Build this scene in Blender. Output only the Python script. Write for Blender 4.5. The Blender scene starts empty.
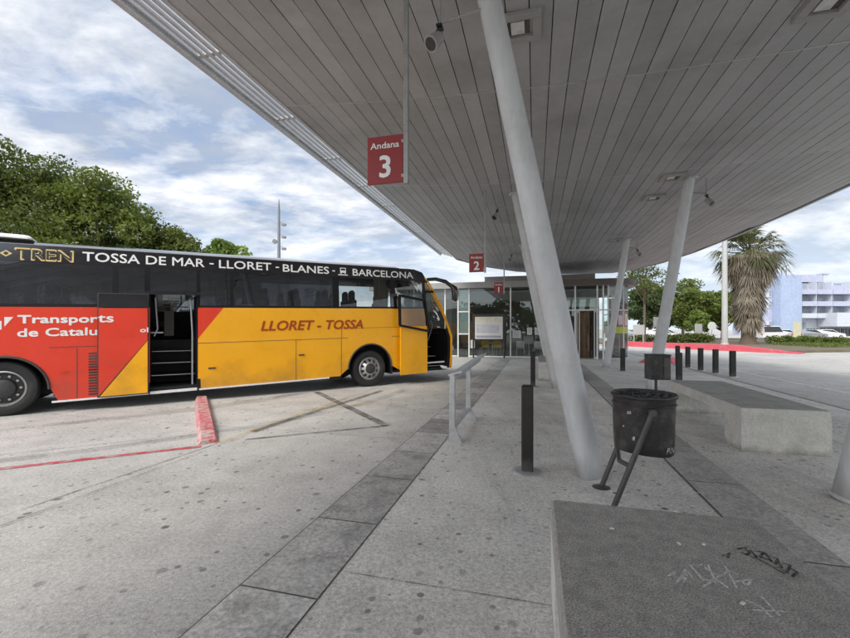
import bpy, math, random
import numpy as np
from mathutils import Vector, Matrix
random.seed(7)
RNG = np.random.default_rng(11)
scene = bpy.context.scene
COL = scene.collection
R = math.radians
PI = math.pi

# ------------------------------------------------------------------ frames
YAW = R(14.85)                       # platform axis against the viewing axis
CU, SU = math.cos(YAW), math.sin(YAW)
P0 = (1.73, 4.32)
def W(v, u, z=0.0):                  # platform coordinates (across, along) -> world
    return Vector((P0[0] + v*CU + u*SU, P0[1] - v*SU + u*CU, z))
ROT = -YAW

# ------------------------------------------------------------------ materials
def nodes_of(name):
    m = bpy.data.materials.new(name); m.use_nodes = True
    nt = m.node_tree
    return m, nt, nt.nodes['Principled BSDF']
def N(nt, t, **kw):
    n = nt.nodes.new(t)
    for k, val in kw.items():
        if k in n.inputs: n.inputs[k].default_value = val
        else: setattr(n, k, val)
    return n
def mixc(nt, fac, a, b, blend='MIX'):
    n = nt.nodes.new('ShaderNodeMix'); n.data_type = 'RGBA'; n.blend_type = blend
    for sock, val in ((n.inputs[0], fac), (n.inputs[6], a), (n.inputs[7], b)):
        if hasattr(val, 'links') or isinstance(val, bpy.types.NodeSocket): nt.links.new(val, sock)
        elif isinstance(val, (int, float)): sock.default_value = val
        else: sock.default_value = (*val[:3], 1)
    return n.outputs[2]
def ramp(nt, src, lo, hi, a=0.0, b=1.0):
    n = nt.nodes.new('ShaderNodeMapRange'); n.clamp = True
    n.inputs[1].default_value = lo; n.inputs[2].default_value = hi
    n.inputs[3].default_value = a; n.inputs[4].default_value = b
    nt.links.new(src, n.inputs[0]); return n.outputs[0]
def noise(nt, co, scale, detail=4, rough=.55, stretch=None):
    if stretch:
        mp = N(nt, 'ShaderNodeMapping'); mp.inputs['Scale'].default_value = stretch
        nt.links.new(co, mp.inputs[0]); co = mp.outputs[0]
    n = N(nt, 'ShaderNodeTexNoise'); n.inputs['Scale'].default_value = scale
    n.inputs['Detail'].default_value = detail; n.inputs['Roughness'].default_value = rough
    nt.links.new(co, n.inputs['Vector']); return n.outputs['Fac']
def mth(nt, op, a, b=None):
    n = nt.nodes.new('ShaderNodeMath'); n.operation = op
    for i, val in enumerate((a, b)):
        if val is None: continue
        if isinstance(val, (int, float)): n.inputs[i].default_value = val
        else: nt.links.new(val, n.inputs[i])
    return n.outputs[0]
def pm(name, col, rough=.6, metal=0., var=.18, scale=6., dirt=None, bump=0., bscale=60., spec=.5, coat=0., island=0., stretch=None, fine=.1, grime=None):
    m, nt, b = nodes_of(name)
    tc = N(nt, 'ShaderNodeTexCoord'); co = tc.outputs['Object']
    n1 = noise(nt, co, scale, 5, .6, stretch); n2 = noise(nt, co, scale*9, 3, .6, stretch)
    f = mth(nt, 'ADD', ramp(nt, n1, .25, .75, 1-var, 1+var), ramp(nt, n2, .3, .7, -fine, fine))
    if island:
        g = N(nt, 'ShaderNodeNewGeometry')
        f = mth(nt, 'MULTIPLY', f, ramp(nt, g.outputs['Random Per Island'], 0, 1, 1-island, 1+island))
    c = mixc(nt, 1.0, col, f, 'MULTIPLY')
    if dirt:
        d = ramp(nt, noise(nt, co, scale*.7, 6, .65), .5, .72, 0, dirt[1])
        c = mixc(nt, d, c, dirt[0])
    if grime:
        sz = N(nt, 'ShaderNodeSeparateXYZ'); nt.links.new(co, sz.inputs[0])
        h_ = mth(nt, 'ADD', sz.outputs[2], ramp(nt, n1, .3, .7, -grime[1]*.5, grime[1]*.5))
        c = mixc(nt, ramp(nt, h_, 0, grime[1], grime[2], 0), c, grime[0])
    nt.links.new(c, b.inputs['Base Color'])
    b.inputs['Metallic'].default_value = metal
    nt.links.new(ramp(nt, n1, .3, .7, max(0, rough-.08), min(1, rough+.08)), b.inputs['Roughness'])
    b.inputs['Specular IOR Level'].default_value = spec
    b.inputs['Coat Weight'].default_value = coat
    b.inputs['Coat Roughness'].default_value = .05
    if bump:
        bp = N(nt, 'ShaderNodeBump'); bp.inputs['Strength'].default_value = bump; bp.inputs['Distance'].default_value = .01
        nt.links.new(noise(nt, co, bscale, 4, .6), bp.inputs['Height']); nt.links.new(bp.outputs[0], b.inputs['Normal'])
    return m
def glass(name, tint, refl=1.0, rough=.02, gloss=(1, 1, 1), base=.04, wave=.04):
    m = bpy.data.materials.new(name); m.use_nodes = True; nt = m.node_tree; nt.nodes.clear()
    out = N(nt, 'ShaderNodeOutputMaterial'); mx = N(nt, 'ShaderNodeMixShader')
    tr = N(nt, 'ShaderNodeBsdfTransparent'); tr.inputs[0].default_value = (*tint, 1)
    gl = N(nt, 'ShaderNodeBsdfGlossy'); gl.inputs['Roughness'].default_value = rough; gl.inputs[0].default_value = (*gloss, 1)
    fr = N(nt, 'ShaderNodeFresnel'); fr.inputs[0].default_value = 1.5
    geo = N(nt, 'ShaderNodeNewGeometry')
    bp = N(nt, 'ShaderNodeBump'); bp.inputs['Strength'].default_value = wave; bp.inputs['Distance'].default_value = .02
    nt.links.new(noise(nt, geo.outputs['Position'], 1.3, 2), bp.inputs['Height'])
    
    if wave: nt.links.new(bp.outputs[0], gl.inputs['Normal'])
    f = mth(nt, 'ADD', mth(nt, 'MULTIPLY', fr.outputs[0], refl), base)
    nt.links.new(f, mx.inputs[0]); nt.links.new(tr.outputs[0], mx.inputs[1]); nt.links.new(gl.outputs[0], mx.inputs[2])
    nt.links.new(mx.outputs[0], out.inputs[0]); return m
def leafmat(name, c1, c2, trans=.3):
    m = bpy.data.materials.new(name); m.use_nodes = True; nt = m.node_tree; nt.nodes.clear()
    out = N(nt, 'ShaderNodeOutputMaterial'); mx = N(nt, 'ShaderNodeMixShader'); mx.inputs[0].default_value = trans
    g = N(nt, 'ShaderNodeNewGeometry'); n1 = noise(nt, g.outputs['Position'], .55, 3)
    f = mth(nt, 'ADD', mth(nt, 'MULTIPLY', g.outputs['Random Per Island'], .55), ramp(nt, n1, .35, .65, 0, .45))
    c = mixc(nt, f, c1, c2)
    d = N(nt, 'ShaderNodeBsdfPrincipled'); d.inputs['Roughness'].default_value = .5; d.inputs['Specular IOR Level'].default_value = .35
    t = N(nt, 'ShaderNodeBsdfTranslucent')
    nt.links.new(c, d.inputs['Base Color']); nt.links.new(mixc(nt, 1., c, (1.5, 1.6, .6), 'MULTIPLY'), t.inputs[0])
    nt.links.new(d.outputs[0], mx.inputs[1]); nt.links.new(t.outputs[0], mx.inputs[2]); nt.links.new(mx.outputs[0], out.inputs[0])
    return m
def concrete_ground(name, base, gum=.75, spots_scale=4.2, streak=.0, warm=(1.0, .972, .915), speck=.28):
    m, nt, b = nodes_of(name)
    g = N(nt, 'ShaderNodeNewGeometry'); co = g.outputs['Position']
    big = noise(nt, co, .35, 6, .6); mid = noise(nt, co, 1.9, 7, .68); fin = noise(nt, co, 34, 4, .75)
    vfin = noise(nt, co, 110, 3, .7)
    f = mth(nt, 'ADD', ramp(nt, big, .3, .7, .8, 1.13), ramp(nt, mid, .3, .7, -.15, .11))
    f = mth(nt, 'ADD', f, ramp(nt, fin, .3, .7, -speck, speck))
    f = mth(nt, 'ADD', f, ramp(nt, vfin, .3, .7, -speck, speck))
    c = mixc(nt, 1., [base*w for w in warm], f, 'MULTIPLY')
    # blackened chewing-gum spots and oil stains
    for sc, thr, amt in ((spots_scale, .12, gum), (spots_scale*1.9, .17, gum*.9), (spots_scale*.5, .07, gum)):
        jit = mixc(nt, .05, co, N(nt, 'ShaderNodeTexNoise', Scale=3.5).outputs['Color'])
        mp = N(nt, 'ShaderNodeMapping'); mp.inputs['Scale'].default_value = (1, 1, 0); nt.links.new(jit, mp.inputs[0])
        vo = N(nt, 'ShaderNodeTexVoronoi', Scale=sc, voronoi_dimensions='2D'); nt.links.new(mp.outputs[0], vo.inputs['Vector'])
        sep = N(nt, 'ShaderNodeSeparateColor'); nt.links.new(vo.outputs['Color'], sep.inputs[0])
        size = ramp(nt, sep.outputs[0], .45, 1., .015, thr)
        inside = ramp(nt, mth(nt, 'SUBTRACT', size, vo.outputs['Distance']), -.005, .035, 0, 1)
        dens = ramp(nt, noise(nt, co, .8, 2), .38, .55, .45, 1)
        on = mth(nt, 'MULTIPLY', mth(nt, 'MULTIPLY', inside, mth(nt, 'GREATER_THAN', sep.outputs[0], .55)), dens)
        c = mixc(nt, mth(nt, 'MULTIPLY', on, ramp(nt, sep.outputs[1], 0, 1, .45*amt, amt)), c, (.075, .07, .065))
    st = ramp(nt, noise(nt, co, .8, 9, .75), .55, .74, 0, .55)
    c = mixc(nt, st, c, (base*.42, base*.41, base*.39))
    li = ramp(nt, noise(nt, co, .6, 6, .7), .60, .75, 0, .45)
    c = mixc(nt, li, c, (base*1.25, base*1.24, base*1.2))
    if streak:
        s2 = ramp(nt, noise(nt, co, 1.0, 5, .65, (3.2, .35, 1)), .52, .7, 0, streak)
        c = mixc(nt, s2, c, (base*.5, base*.49, base*.47))
    nt.links.new(c, b.inputs['Base Color'])
    b.inputs['Roughness'].default_value = .82; b.inputs['Specular IOR Level'].default_value = .3
    bp = N(nt, 'ShaderNodeBump'); bp.inputs['Strength'].default_value = .35; bp.inputs['Distance'].default_value = .006
    nt.links.new(mth(nt, 'ADD', fin, vfin), bp.inputs['Height']); nt.links.new(bp.outputs[0], b.inputs['Normal'])
    return m
M = {}
def worn_paint(name, col, wear=.5, scale=7, under=(.36, .35, .33)):
    m, nt, b = nodes_of(name); g = N(nt, 'ShaderNodeNewGeometry'); co = g.outputs['Position']
    w = ramp(nt, noise(nt, co, scale, 8, .72), .62-wear*.35, .78-wear*.3, 0, 1)
    c = mixc(nt, 1., col, ramp(nt, noise(nt, co, 30, 4), .3, .7, .8, 1.15), 'MULTIPLY')
    nt.links.new(mixc(nt, w, c, under), b.inputs['Base Color']); b.inputs['Roughness'].default_value = .7
    return m
def alpha_paint(name, col, amount=.6, scale=9):
    m = bpy.data.materials.new(name); m.use_nodes = True; nt = m.node_tree; nt.nodes.clear()
    out = N(nt, 'ShaderNodeOutputMaterial'); mx = N(nt, 'ShaderNodeMixShader'); tr = N(nt, 'ShaderNodeBsdfTransparent')
    d = N(nt, 'ShaderNodeBsdfDiffuse'); d.inputs[0].default_value = (*col, 1)
    g = N(nt, 'ShaderNodeNewGeometry')
    nt.links.new(ramp(nt, noise(nt, g.outputs['Position'], scale, 7, .7), .35, .65, amount*.15, amount), mx.inputs[0])
    nt.links.new(tr.outputs[0], mx.inputs[1]); nt.links.new(d.outputs[0], mx.inputs[2]); nt.links.new(mx.outputs[0], out.inputs[0])
    return m
M['ground'] = concrete_ground('ground_concrete', .50, .85, 3.2)
M['walk'] = concrete_ground('platform_concrete', .68, .95, 4.0, streak=.35)
M['slab'] = None
M['granite'] = pm('granite_slab', (.42, .41, .39), .8, var=.2, scale=4.5, dirt=((.14, .136, .13), .7), bump=.35, bscale=120, island=.24, fine=.34)
M['granite_light'] = pm('pale_granite_slab', (.40, .39, .37), .8, var=.18, scale=4.5, dirt=((.24, .235, .225), .6), bump=.3, bscale=120, island=.08, fine=.35)
M['joint'] = pm('joint_dark', (.13, .127, .12), .9)
M['joint_soft'] = alpha_paint('joint_soft', (.09, .087, .082), .7, 5)
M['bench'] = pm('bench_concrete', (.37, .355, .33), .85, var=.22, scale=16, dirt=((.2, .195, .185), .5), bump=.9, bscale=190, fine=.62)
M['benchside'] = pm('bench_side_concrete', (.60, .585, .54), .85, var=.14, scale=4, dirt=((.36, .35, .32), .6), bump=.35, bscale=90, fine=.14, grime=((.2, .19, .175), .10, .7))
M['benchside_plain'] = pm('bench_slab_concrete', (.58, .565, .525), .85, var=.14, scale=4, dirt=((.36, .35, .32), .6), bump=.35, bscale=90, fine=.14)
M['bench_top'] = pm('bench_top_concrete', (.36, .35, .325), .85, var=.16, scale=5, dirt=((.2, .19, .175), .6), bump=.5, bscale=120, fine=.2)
M['red_line'] = worn_paint('red_road_paint', (.5, .05, .07), .45)
M['red_kerb'] = worn_paint('red_kerb_paint', (.62, .09, .12), .25, 3, (.5, .2, .2))
M['white_line'] = worn_paint('white_road_paint', (.72, .72, .7), .4)
M['kerb_white'] = worn_paint('worn_kerb_white', (.62, .55, .52), .85, 9, (.5, .12, .13))
M['kerb_red'] = worn_paint('worn_kerb_red', (.52, .06, .08), .62, 8, (.5, .42, .39))
M['yellow_faint'] = alpha_paint('faint_yellow_paint', (.6, .42, .1), .4, 4)
M['tar'] = alpha_paint('tar_seal', (.1, .098, .095), .75, 3)
M['plank'] = pm('soffit_plank', (.385, .385, .387), .5, metal=.15, var=.12, scale=.9, island=.10, bump=.08, bscale=30, fine=.05, dirt=((.2, .192, .185), .5))
M['gap'] = pm('soffit_gap', (.012, .012, .012), .9)
M['joint_strip'] = pm('soffit_joint', (.5, .49, .47), .4, metal=.6)
M['edge'] = pm('louvre_aluminium', (.55, .56, .57), .4, metal=.3, var=.08)
M['roof'] = pm('canopy_roof', (.4, .4, .4), .6)
M['column'] = pm('column_paint', (.56, .57, .58), .5, var=.1, scale=2.5, dirt=((.36, .355, .34), .5), stretch=(1, 1, .25), fine=.05, bump=.06, bscale=12, grime=((.2, .19, .17), .32, .75))
M['colbase'] = pm('column_base', (.48, .485, .49), .6, var=.2)
M['sign_red'] = pm('sign_red', (.27, .03, .032), .4, var=.06)
M['sign_white'] = pm('sign_white', (.8, .79, .77), .5, var=.04)
M['pole'] = pm('sign_pole', (.36, .36, .35), .45, metal=.5)
M['black_post'] = pm('black_post', (.012, .011, .01), .5, var=.3, dirt=((.03, .027, .025), .4), bump=.1, grime=((.11, .1, .09), .14, .8))
M['bin'] = pm('bin_sheet', (.022, .02, .02), .45, var=.3, scale=9, dirt=((.12, .11, .1), .7), bump=.5, bscale=16)
M['bin_leg'] = pm('bin_leg', (.075, .07, .068), .5, metal=.3, var=.3, dirt=((.14, .13, .12), .5))
M['bag'] = pm('bin_bag', (.012, .012, .013), .25, bump=.8, bscale=25)
M['steel'] = pm('galvanised_steel', (.5, .505, .51), .42, metal=.55, var=.15, scale=8, dirt=((.3, .3, .3), .4))
M['lamp_grey'] = pm('lamp_grey', (.33, .325, .31), .45, var=.1)
M['lamp_dark'] = pm('lamp_dark', (.03, .03, .03), .3)
M['lamp_glass'] = pm('lamp_diffuser', (.62, .61, .58), .3)
M['b_red'] = pm('coach_red', (.70, .045, .018), .3, var=.06, scale=1.5, coat=.2, spec=.35, fine=.02, bump=.05, bscale=2.2, grime=((.2, .1, .07), .75, .5))
M['b_yel'] = pm('coach_yellow', (.90, .42, .008), .3, var=.06, scale=1.5, coat=.2, spec=.35, fine=.02, bump=.05, bscale=2.2, grime=((.3, .16, .05), .75, .5))
M['b_black'] = pm('coach_black', (.010, .010, .013), .1, var=.1, coat=1., spec=.6)
M['b_dark'] = pm('coach_dark', (.015, .015, .016), .7)
M['b_white'] = pm('coach_white', (.78, .78, .77), .35, var=.05)
M['b_grey'] = pm('coach_grey_strip', (.27, .27, .28), .4)
M['b_matt'] = pm('coach_matt_black', (.008, .008, .009), .5, spec=.25)
M['b_seal'] = pm('coach_seal', (.05, .045, .04), .6)
M['b_dred'] = pm('coach_dark_red_lettering', (.40, .06, .008), .4, spec=.3)
M['gold'] = pm('gold_outline', (.68, .5, .2), .4)
M['tyre'] = pm('tyre_rubber', (.018, .018, .018), .75, var=.2, dirt=((.05, .047, .045), .5))
M['rim'] = pm('wheel_alloy', (.5, .5, .5), .35, metal=.7, var=.15, scale=14)
M['rim_dark'] = pm('wheel_dark', (.05, .05, .05), .5, metal=.3)
M['seat'] = pm('seat_cloth', (.035, .036, .045), .85)
M['curtain'] = pm('curtain', (.2, .16, .11), .9, var=.3, scale=3, stretch=(12, 12, .2))
M['b_glass'] = glass('coach_tinted_glass', (.16, .17, .18), 1.3, .012, (.85, .9, 1.0), .11)
M['b_glass_front'] = glass('coach_clear_glass', (.68, .71, .7), 1.0, .01, (.9, .95, 1.0), .02)
M['b_screen'] = glass('coach_windscreen', (.72, .75, .73), .6, .0, (.9, .95, 1.0), .01, 0)
M['glass'] = glass('station_glass', (.84, .9, .87), 1.0, .01, (.88, .96, .97), .03)
M['corner_glass'] = glass('corner_glass', (.9, .95, .93), .9, .01, (.9, .97, .98), .02)
M['frosted'] = pm('frosted_panel', (.5, .62, .62), .3, var=.08)
M['bulkhead'] = pm('greenish_bulkhead', (.68, .78, .72), .5, var=.25, scale=1.2, stretch=(.3, 1, 4))
M['frame'] = pm('white_mullion', (.7, .7, .68), .4, var=.06)
M['fascia'] = pm('station_fascia', (.3, .29, .28), .5, metal=.2, var=.12)
M['fascia_brown'] = pm('station_eave', (.11, .085, .07), .55, var=.15)
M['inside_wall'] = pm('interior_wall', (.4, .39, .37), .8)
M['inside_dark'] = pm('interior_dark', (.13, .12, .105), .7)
M['copper'] = pm('wood_cylinder', (.17, .11, .07), .3, metal=.5, var=.06, scale=2, fine=.03)
M['paper'] = pm('paper', (.6, .59, .56), .7, var=.06)
M['paper_grey'] = pm('printed_grey', (.3, .32, .36), .7, var=.4, scale=30)
M['paper_blue'] = pm('printed_blue', (.16, .2, .42), .6)
M['paper_lime'] = pm('printed_lime', (.45, .46, .05), .6)
M['paper_pink'] = pm('printed_red', (.5, .1, .12), .6)
M['maroon'] = pm('maroon_lettering', (.14, .03, .03), .6)
M['chair_yellow'] = pm('chair_yellow', (.5, .34, .06), .5)
M['chair_white'] = pm('chair_white', (.7, .7, .68), .5)
M['leaf_a'] = leafmat('leaf_dark_green', (.032, .055, .014), (.16, .19, .045))
M['leaf_b'] = leafmat('leaf_mid_green', (.05, .08, .018), (.20, .24, .06))
M['leaf_c'] = leafmat('leaf_fresh_green', (.09, .15, .03), (.26, .33, .08))
M['leaf_d'] = leafmat('leaf_deep_green', (.035, .06, .025), (.11, .15, .055))
M['palm_green'] = leafmat('palm_frond_green', (.05, .065, .028), (.19, .18, .085), .2)
M['palm_dead'] = leafmat('palm_frond_dead', (.14, .115, .085), (.38, .33, .26), .15)
M['bark'] = pm('bark', (.12, .09, .065), .9, var=.3, scale=8, stretch=(4, 4, .6), bump=.5, bscale=20)
M['apt_blue'] = pm('blue_render', (.33, .40, .55), .8, var=.07, scale=.3)
M['apt_lilac'] = pm('lilac_render', (.42, .44, .56), .8, var=.07, scale=.3)
M['apt_white'] = pm('pale_render', (.52, .55, .61), .8, var=.06, scale=.3)
M['apt_win'] = pm('apartment_window', (.3, .34, .38), .2, var=.35, scale=.5)
M['apt_dark'] = pm('shop_window', (.06, .065, .07), .15, var=.3, scale=.8)
M['apt_blind'] = pm('window_blind', (.55, .57, .6), .6, var=.08)
M['car_white'] = pm('car_white', (.75, .75, .75), .25, var=.04, coat=.5)
M['car_silver'] = pm('car_silver', (.42, .44, .46), .3, metal=.5, var=.05, coat=.5)
M['car_red'] = pm('car_red', (.5, .04, .04), .25, var=.04, coat=.5)
M['car_glass'] = pm('car_glass', (.02, .025, .03), .08)
M['grass'] = pm('grass_soil', (.09, .12, .035), .9, var=.35, scale=1.2)
M['soil'] = pm('planted_soil', (.16, .13, .085), .9, var=.3, scale=1.5)
M['mast'] = pm('mast_steel', (.16, .17, .185), .5, metal=.3)
M['pole_pale'] = pm('lamp_post_paint', (.42, .42, .41), .5, var=.12, stretch=(1, 1, .1))
M['gr_black'] = alpha_paint('graffiti_black', (.015, .015, .015), .85, 22)
M['gr_white'] = alpha_paint('graffiti_white', (.8, .79, .77), .85, 30)
M['litter'] = pm('litter_paper', (.7, .69, .66), .7)

# ------------------------------------------------------------------ mesh builder
class MB:
    def __init__(s): s.v = []; s.f = []; s.m = []
    def add(s, vs, fs, mi=0):
        o = len(s.v); s.v += [tuple(p) for p in vs]
        for f in fs: s.f.append(tuple(i+o for i in f)); s.m.append(mi)
        return s
    def quad(s, a, b, c, d, mi=0): return s.add([a, b, c, d], [(0, 1, 2, 3)], mi)
    def poly(s, pts, mi=0): return s.add(pts, [tuple(range(len(pts)))], mi)
    def box(s, c, d, rz=0, mi=0, top=1.0):
        x, y, z = d[0]/2, d[1]/2, d[2]/2; cs, sn = math.cos(rz), math.sin(rz); P = []
        for sz in (-1, 1):
            k = top if sz > 0 else 1
            for sx, sy in ((-1, -1), (1, -1), (1, 1), (-1, 1)):
                px, py = sx*x*k, sy*y*k
                P.append((c[0]+px*cs-py*sn, c[1]+px*sn+py*cs, c[2]+sz*z))
        return s.add(P, [(3, 2, 1, 0), (4, 5, 6, 7), (0, 1, 5, 4), (1, 2, 6, 5), (2, 3, 7, 6), (3, 0, 4, 7)], mi)
    def bb(s, x0, x1, y0, y1, z0, z1, mi=0): return s.box(((x0+x1)/2, (y0+y1)/2, (z0+z1)/2), (abs(x1-x0), abs(y1-y0), abs(z1-z0)), 0, mi)
    def bevbox(s, x0, x1, y0, y1, z0, z1, b, mi=0, topmi=None):   # box with chamfered vertical edges and top edge
        P = []
        for (z, i) in ((z0, 0), (z1-b, 0), (z1, b)):
            a0, a1, c0, c1 = x0+i, x1-i, y0+i, y1-i
            P += [(a0+b, c0, z), (a1-b, c0, z), (a1, c0+b, z), (a1, c1-b, z), (a1-b, c1, z), (a0+b, c1, z), (a0, c1-b, z), (a0, c0+b, z)]
        F = []
        for l in (0, 8):
            for i in range(8): F.append((l+i, l+(i+1) % 8, l+8+(i+1) % 8, l+8+i))
        F += [tuple(range(16, 24)), tuple(range(7, -1, -1))]
        s.add(P, F, mi)
        if topmi is not None: s.m[-2] = topmi
        return s
    def tube(s, pts, rad, seg=10, caps=True, mi=0):
        pts = [Vector(p) for p in pts]; n = len(pts)
        if not hasattr(rad, '__len__'): rad = [rad]*n
        rings = []; up = None; o = len(s.v); P = []
        for i, p in enumerate(pts):
            t = (pts[min(i+1, n-1)]-pts[max(i-1, 0)]).normalized()
            if up is None: up = Vector((0, 0, 1)) if abs(t.z) < .9 else Vector((1, 0, 0))
            a = t.cross(up).normalized(); b = a.cross(t).normalized(); up = b
            for k in range(seg):
                q = 2*PI*k/seg; P.append(p+(a*math.cos(q)+b*math.sin(q))*rad[i])
        F = []
        for i in range(n-1):
            for k in range(seg): F.append((i*seg+k, i*seg+(k+1) % seg, (i+1)*seg+(k+1) % seg, (i+1)*seg+k))
        if caps: F += [tuple(range(seg-1, -1, -1)), tuple((n-1)*seg+k for k in range(seg))]
        return s.add(P, F, mi)
    def bar(s, a, b, w, h, mi=0, up=(0, 0, 1)):
        a, b = Vector(a), Vector(b); t = (b-a).normalized(); up = Vector(up)
        x = t.cross(up)
        if x.length < 1e-4: x = t.cross(Vector((1, 0, 0)))
        x.normalize(); y = x.cross(t)
        P = []
        for p in (a, b):
            for sx, sy in ((-1, -1), (1, -1), (1, 1), (-1, 1)): P.append(p+x*sx*w/2+y*sy*h/2)
        return s.add(P, [(0, 1, 2, 3), (7, 6, 5, 4), (0, 4, 5, 1), (1, 5, 6, 2), (2, 6, 7, 3), (3, 7, 4, 0)], mi)
    def lathe(s, prof, seg=24, c=(0, 0, 0), axis='z', mi=0):   # profile of (radius, height)
        P = []
        for r, h in prof:
            for k in range(seg):
                q = 2*PI*k/seg; x, y = r*math.cos(q), r*math.sin(q)
                P.append((c[0]+x, c[1]+y, c[2]+h) if axis == 'z' else (c[0]+x, c[1]+h, c[2]+y))
        F = []
        for i in range(len(prof)-1):
            for k in range(seg): F.append((i*seg+k, i*seg+(k+1) % seg, (i+1)*seg+(k+1) % seg, (i+1)*seg+k))
        return s.add(P, F, mi)
    def disc(s, c, r, seg=16, axis='z', mi=0):
        P = [(c[0]+r*math.cos(2*PI*k/seg), c[1]+r*math.sin(2*PI*k/seg), c[2]) if axis == 'z' else (c[0]+r*math.cos(2*PI*k/seg), c[1], c[2]+r*math.sin(2*PI*k/seg)) for k in range(seg)]
        return s.poly(P, mi)
    def build(s, name, mats, parent=None, smooth=False, bevel=0):
        me = bpy.data.meshes.new(name); me.from_pydata(s.v, [], s.f)
        mats = mats if isinstance(mats, (list, tuple)) else [mats]
        for m in mats: me.materials.append(m)
        if len(mats) > 1: me.polygons.foreach_set('material_index', s.m)
        if smooth:
            me.polygons.foreach_set('use_smooth', [True]*len(me.polygons)); 
            me.set_sharp_from_angle(angle=R(smooth if smooth is not True else 40))
        me.update()
        o = bpy.data.objects.new(name, me); COL.objects.link(o); o.parent = parent
        if bevel:
            b = o.modifiers.new('bevel', 'BEVEL'); b.width = bevel; b.segments = 2; b.limit_method = 'ANGLE'; b.angle_limit = R(40)
        return o
def np_mesh(name, V, F, mat, parent=None):           # V (n,3), F (m,k) numpy
    me = bpy.data.meshes.new(name); k = F.shape[1]
    me.vertices.add(len(V)); me.vertices.foreach_set('co', np.asarray(V, np.float32).ravel())
    me.loops.add(F.size); me.loops.foreach_set('vertex_index', F.astype(np.int32).ravel())
    me.polygons.add(len(F)); me.polygons.foreach_set('loop_start', np.arange(0, F.size, k, dtype=np.int32))
    me.update(calc_edges=True); me.materials.append(mat)
    o = bpy.data.objects.new(name, me); COL.objects.link(o); o.parent = parent; return o
def tag(o, label=None, cat=None, group=None, kind=None):
    if label: o['label'] = label
    if cat: o['category'] = cat
    if group: o['group'] = group
    if kind: o['kind'] = kind
    return o
def thing(name, label, cat, loc=(0, 0, 0), rz=0., group=None):
    o = bpy.data.objects.new(name, None); COL.objects.link(o); o.empty_display_size = .2
    o.location = loc; o.rotation_euler = (0, 0, rz); return tag(o, label, cat, group)
def kids(o): return [c for c in COL.objects if c.parent == o]
def dup(o, loc=None, rz=None, label=None, group=None, parent=None):
    c = o.copy(); COL.objects.link(c); c.parent = parent
    for k in kids(o): dup(k, parent=c)
    if loc is not None: c.location = loc
    if rz is not None: c.rotation_euler = (0, 0, rz)
    if label: c['label'] = label
    if group: c['group'] = group
    return c
def text2d(body, bold=0., shear=0., spacing=1.):
    cu = bpy.data.curves.new('t', 'FONT'); cu.body = body; cu.size = 1; cu.shear = shear; cu.space_character = spacing
    cu.resolution_u = 3
    o = bpy.data.objects.new('t', cu); COL.objects.link(o); bpy.context.view_layer.update()
    dg = bpy.context.evaluated_depsgraph_get(); me = bpy.data.meshes.new_from_object(o.evaluated_get(dg))
    V = np.array([v.co[:2] for v in me.vertices]); F = [tuple(p.vertices) for p in me.polygons]
    bpy.data.objects.remove(o); bpy.data.meshes.remove(me); bpy.data.curves.remove(cu)
    V[:, 0] -= V[:, 0].min(); V[:, 1] -= V[:, 1].min(); return V, F
def text(mb, body, fn, w=None, h=None, bold=0., shear=0., mi=0, spacing=1.):   # fn(x, y) -> point
    V, F = text2d(body, bold, shear, spacing)
    sy = h/V[:, 1].max() if h else 1; sx = w/V[:, 0].max() if w else sy
    offs = [(0, 0)] if bold < .015 else [(0, 0), (bold, bold*.6), (-bold, bold*.6), (bold, -bold*.6), (-bold, -bold*.6), (0, bold), (0, -bold)]
    nrm = None
    for i, (dx, dy) in enumerate(offs):
        P = [Vector(fn(x*sx+dx*(h or sy)*.9, y*sy+dy*(h or sy)*.9)) for x, y in V]
        if i:
            if nrm is None:
                a, b_, c_ = Vector(fn(0, 0)), Vector(fn(.01, 0)), Vector(fn(0, .01)); nrm = (b_-a).cross(c_-a).normalized()
            P = [p+nrm*.0004*i for p in P]
        mb.add(P, F, mi)
    return mb
def struct(mb, name, mat): return tag(mb.build(name, mat), kind='structure')

# ------------------------------------------------------------------ the setting
g = MB(); g.quad((-400, -120, 0), (400, -120, 0), (400, 700, 0), (-400, 700, 0)); struct(g, 'ground', M['ground'])
w = MB(); w.quad(W(-1.9, -30, .004), W(5.2, -30, .004), W(5.2, 34, .004), W(-1.9, 34, .004)); struct(w, 'platform_pavement', M['walk'])
def slab_strip(name, v0, v1, u0, u1, length, mat, gap=.013):
    b = MB(); b.quad(W(v0-.007, u0, .008), W(v1-.003, u0, .008), W(v1-.003, u1, .008), W(v0-.007, u1, .008), 1)
    u = u0
    while u < u1:
        L = length*random.uniform(.92, 1.08)
        b.quad(W(v0+gap/2, u+gap/2, .012), W(v1-gap/2, u+gap/2, .012), W(v1-gap/2, min(u+L, u1)-gap/2, .012), W(v0+gap/2, min(u+L, u1)-gap/2, .012)); u += L
    return struct(b, name, [mat, M['joint']])
slab_strip('kerb_paving', -2.28, -1.76, -8.35, 17.9, 1.0, M['granite'])
slab_strip('centre_paving', .92, 1.42, -8.6, 17.9, 1.45, M['granite_light'])
def GP(px, py, z=0.0):               # ground point seen at a measured place of the photograph
    Y = 415*(1.55-z)/(py-329.0); return Vector(((px-425)*Y/415, Y, z))
def line(mb, a, b, wd, z, mi=0):
    a, b = Vector((a[0], a[1], z)), Vector((b[0], b[1], z)); t = (b-a).normalized(); n = Vector((-t.y, t.x, 0))*wd/2
    return mb.quad(a-n, b-n, b+n, a+n, mi)
b = MB(); line(b, (-9.6, 2.05), (-4.72, 4.58), .1, .004); line(b, (-4.72, 4.58), (-2.95, 5.47), .1, .0042); struct(b, 'red_bay_line', M['red_line'])
b = MB()
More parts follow.
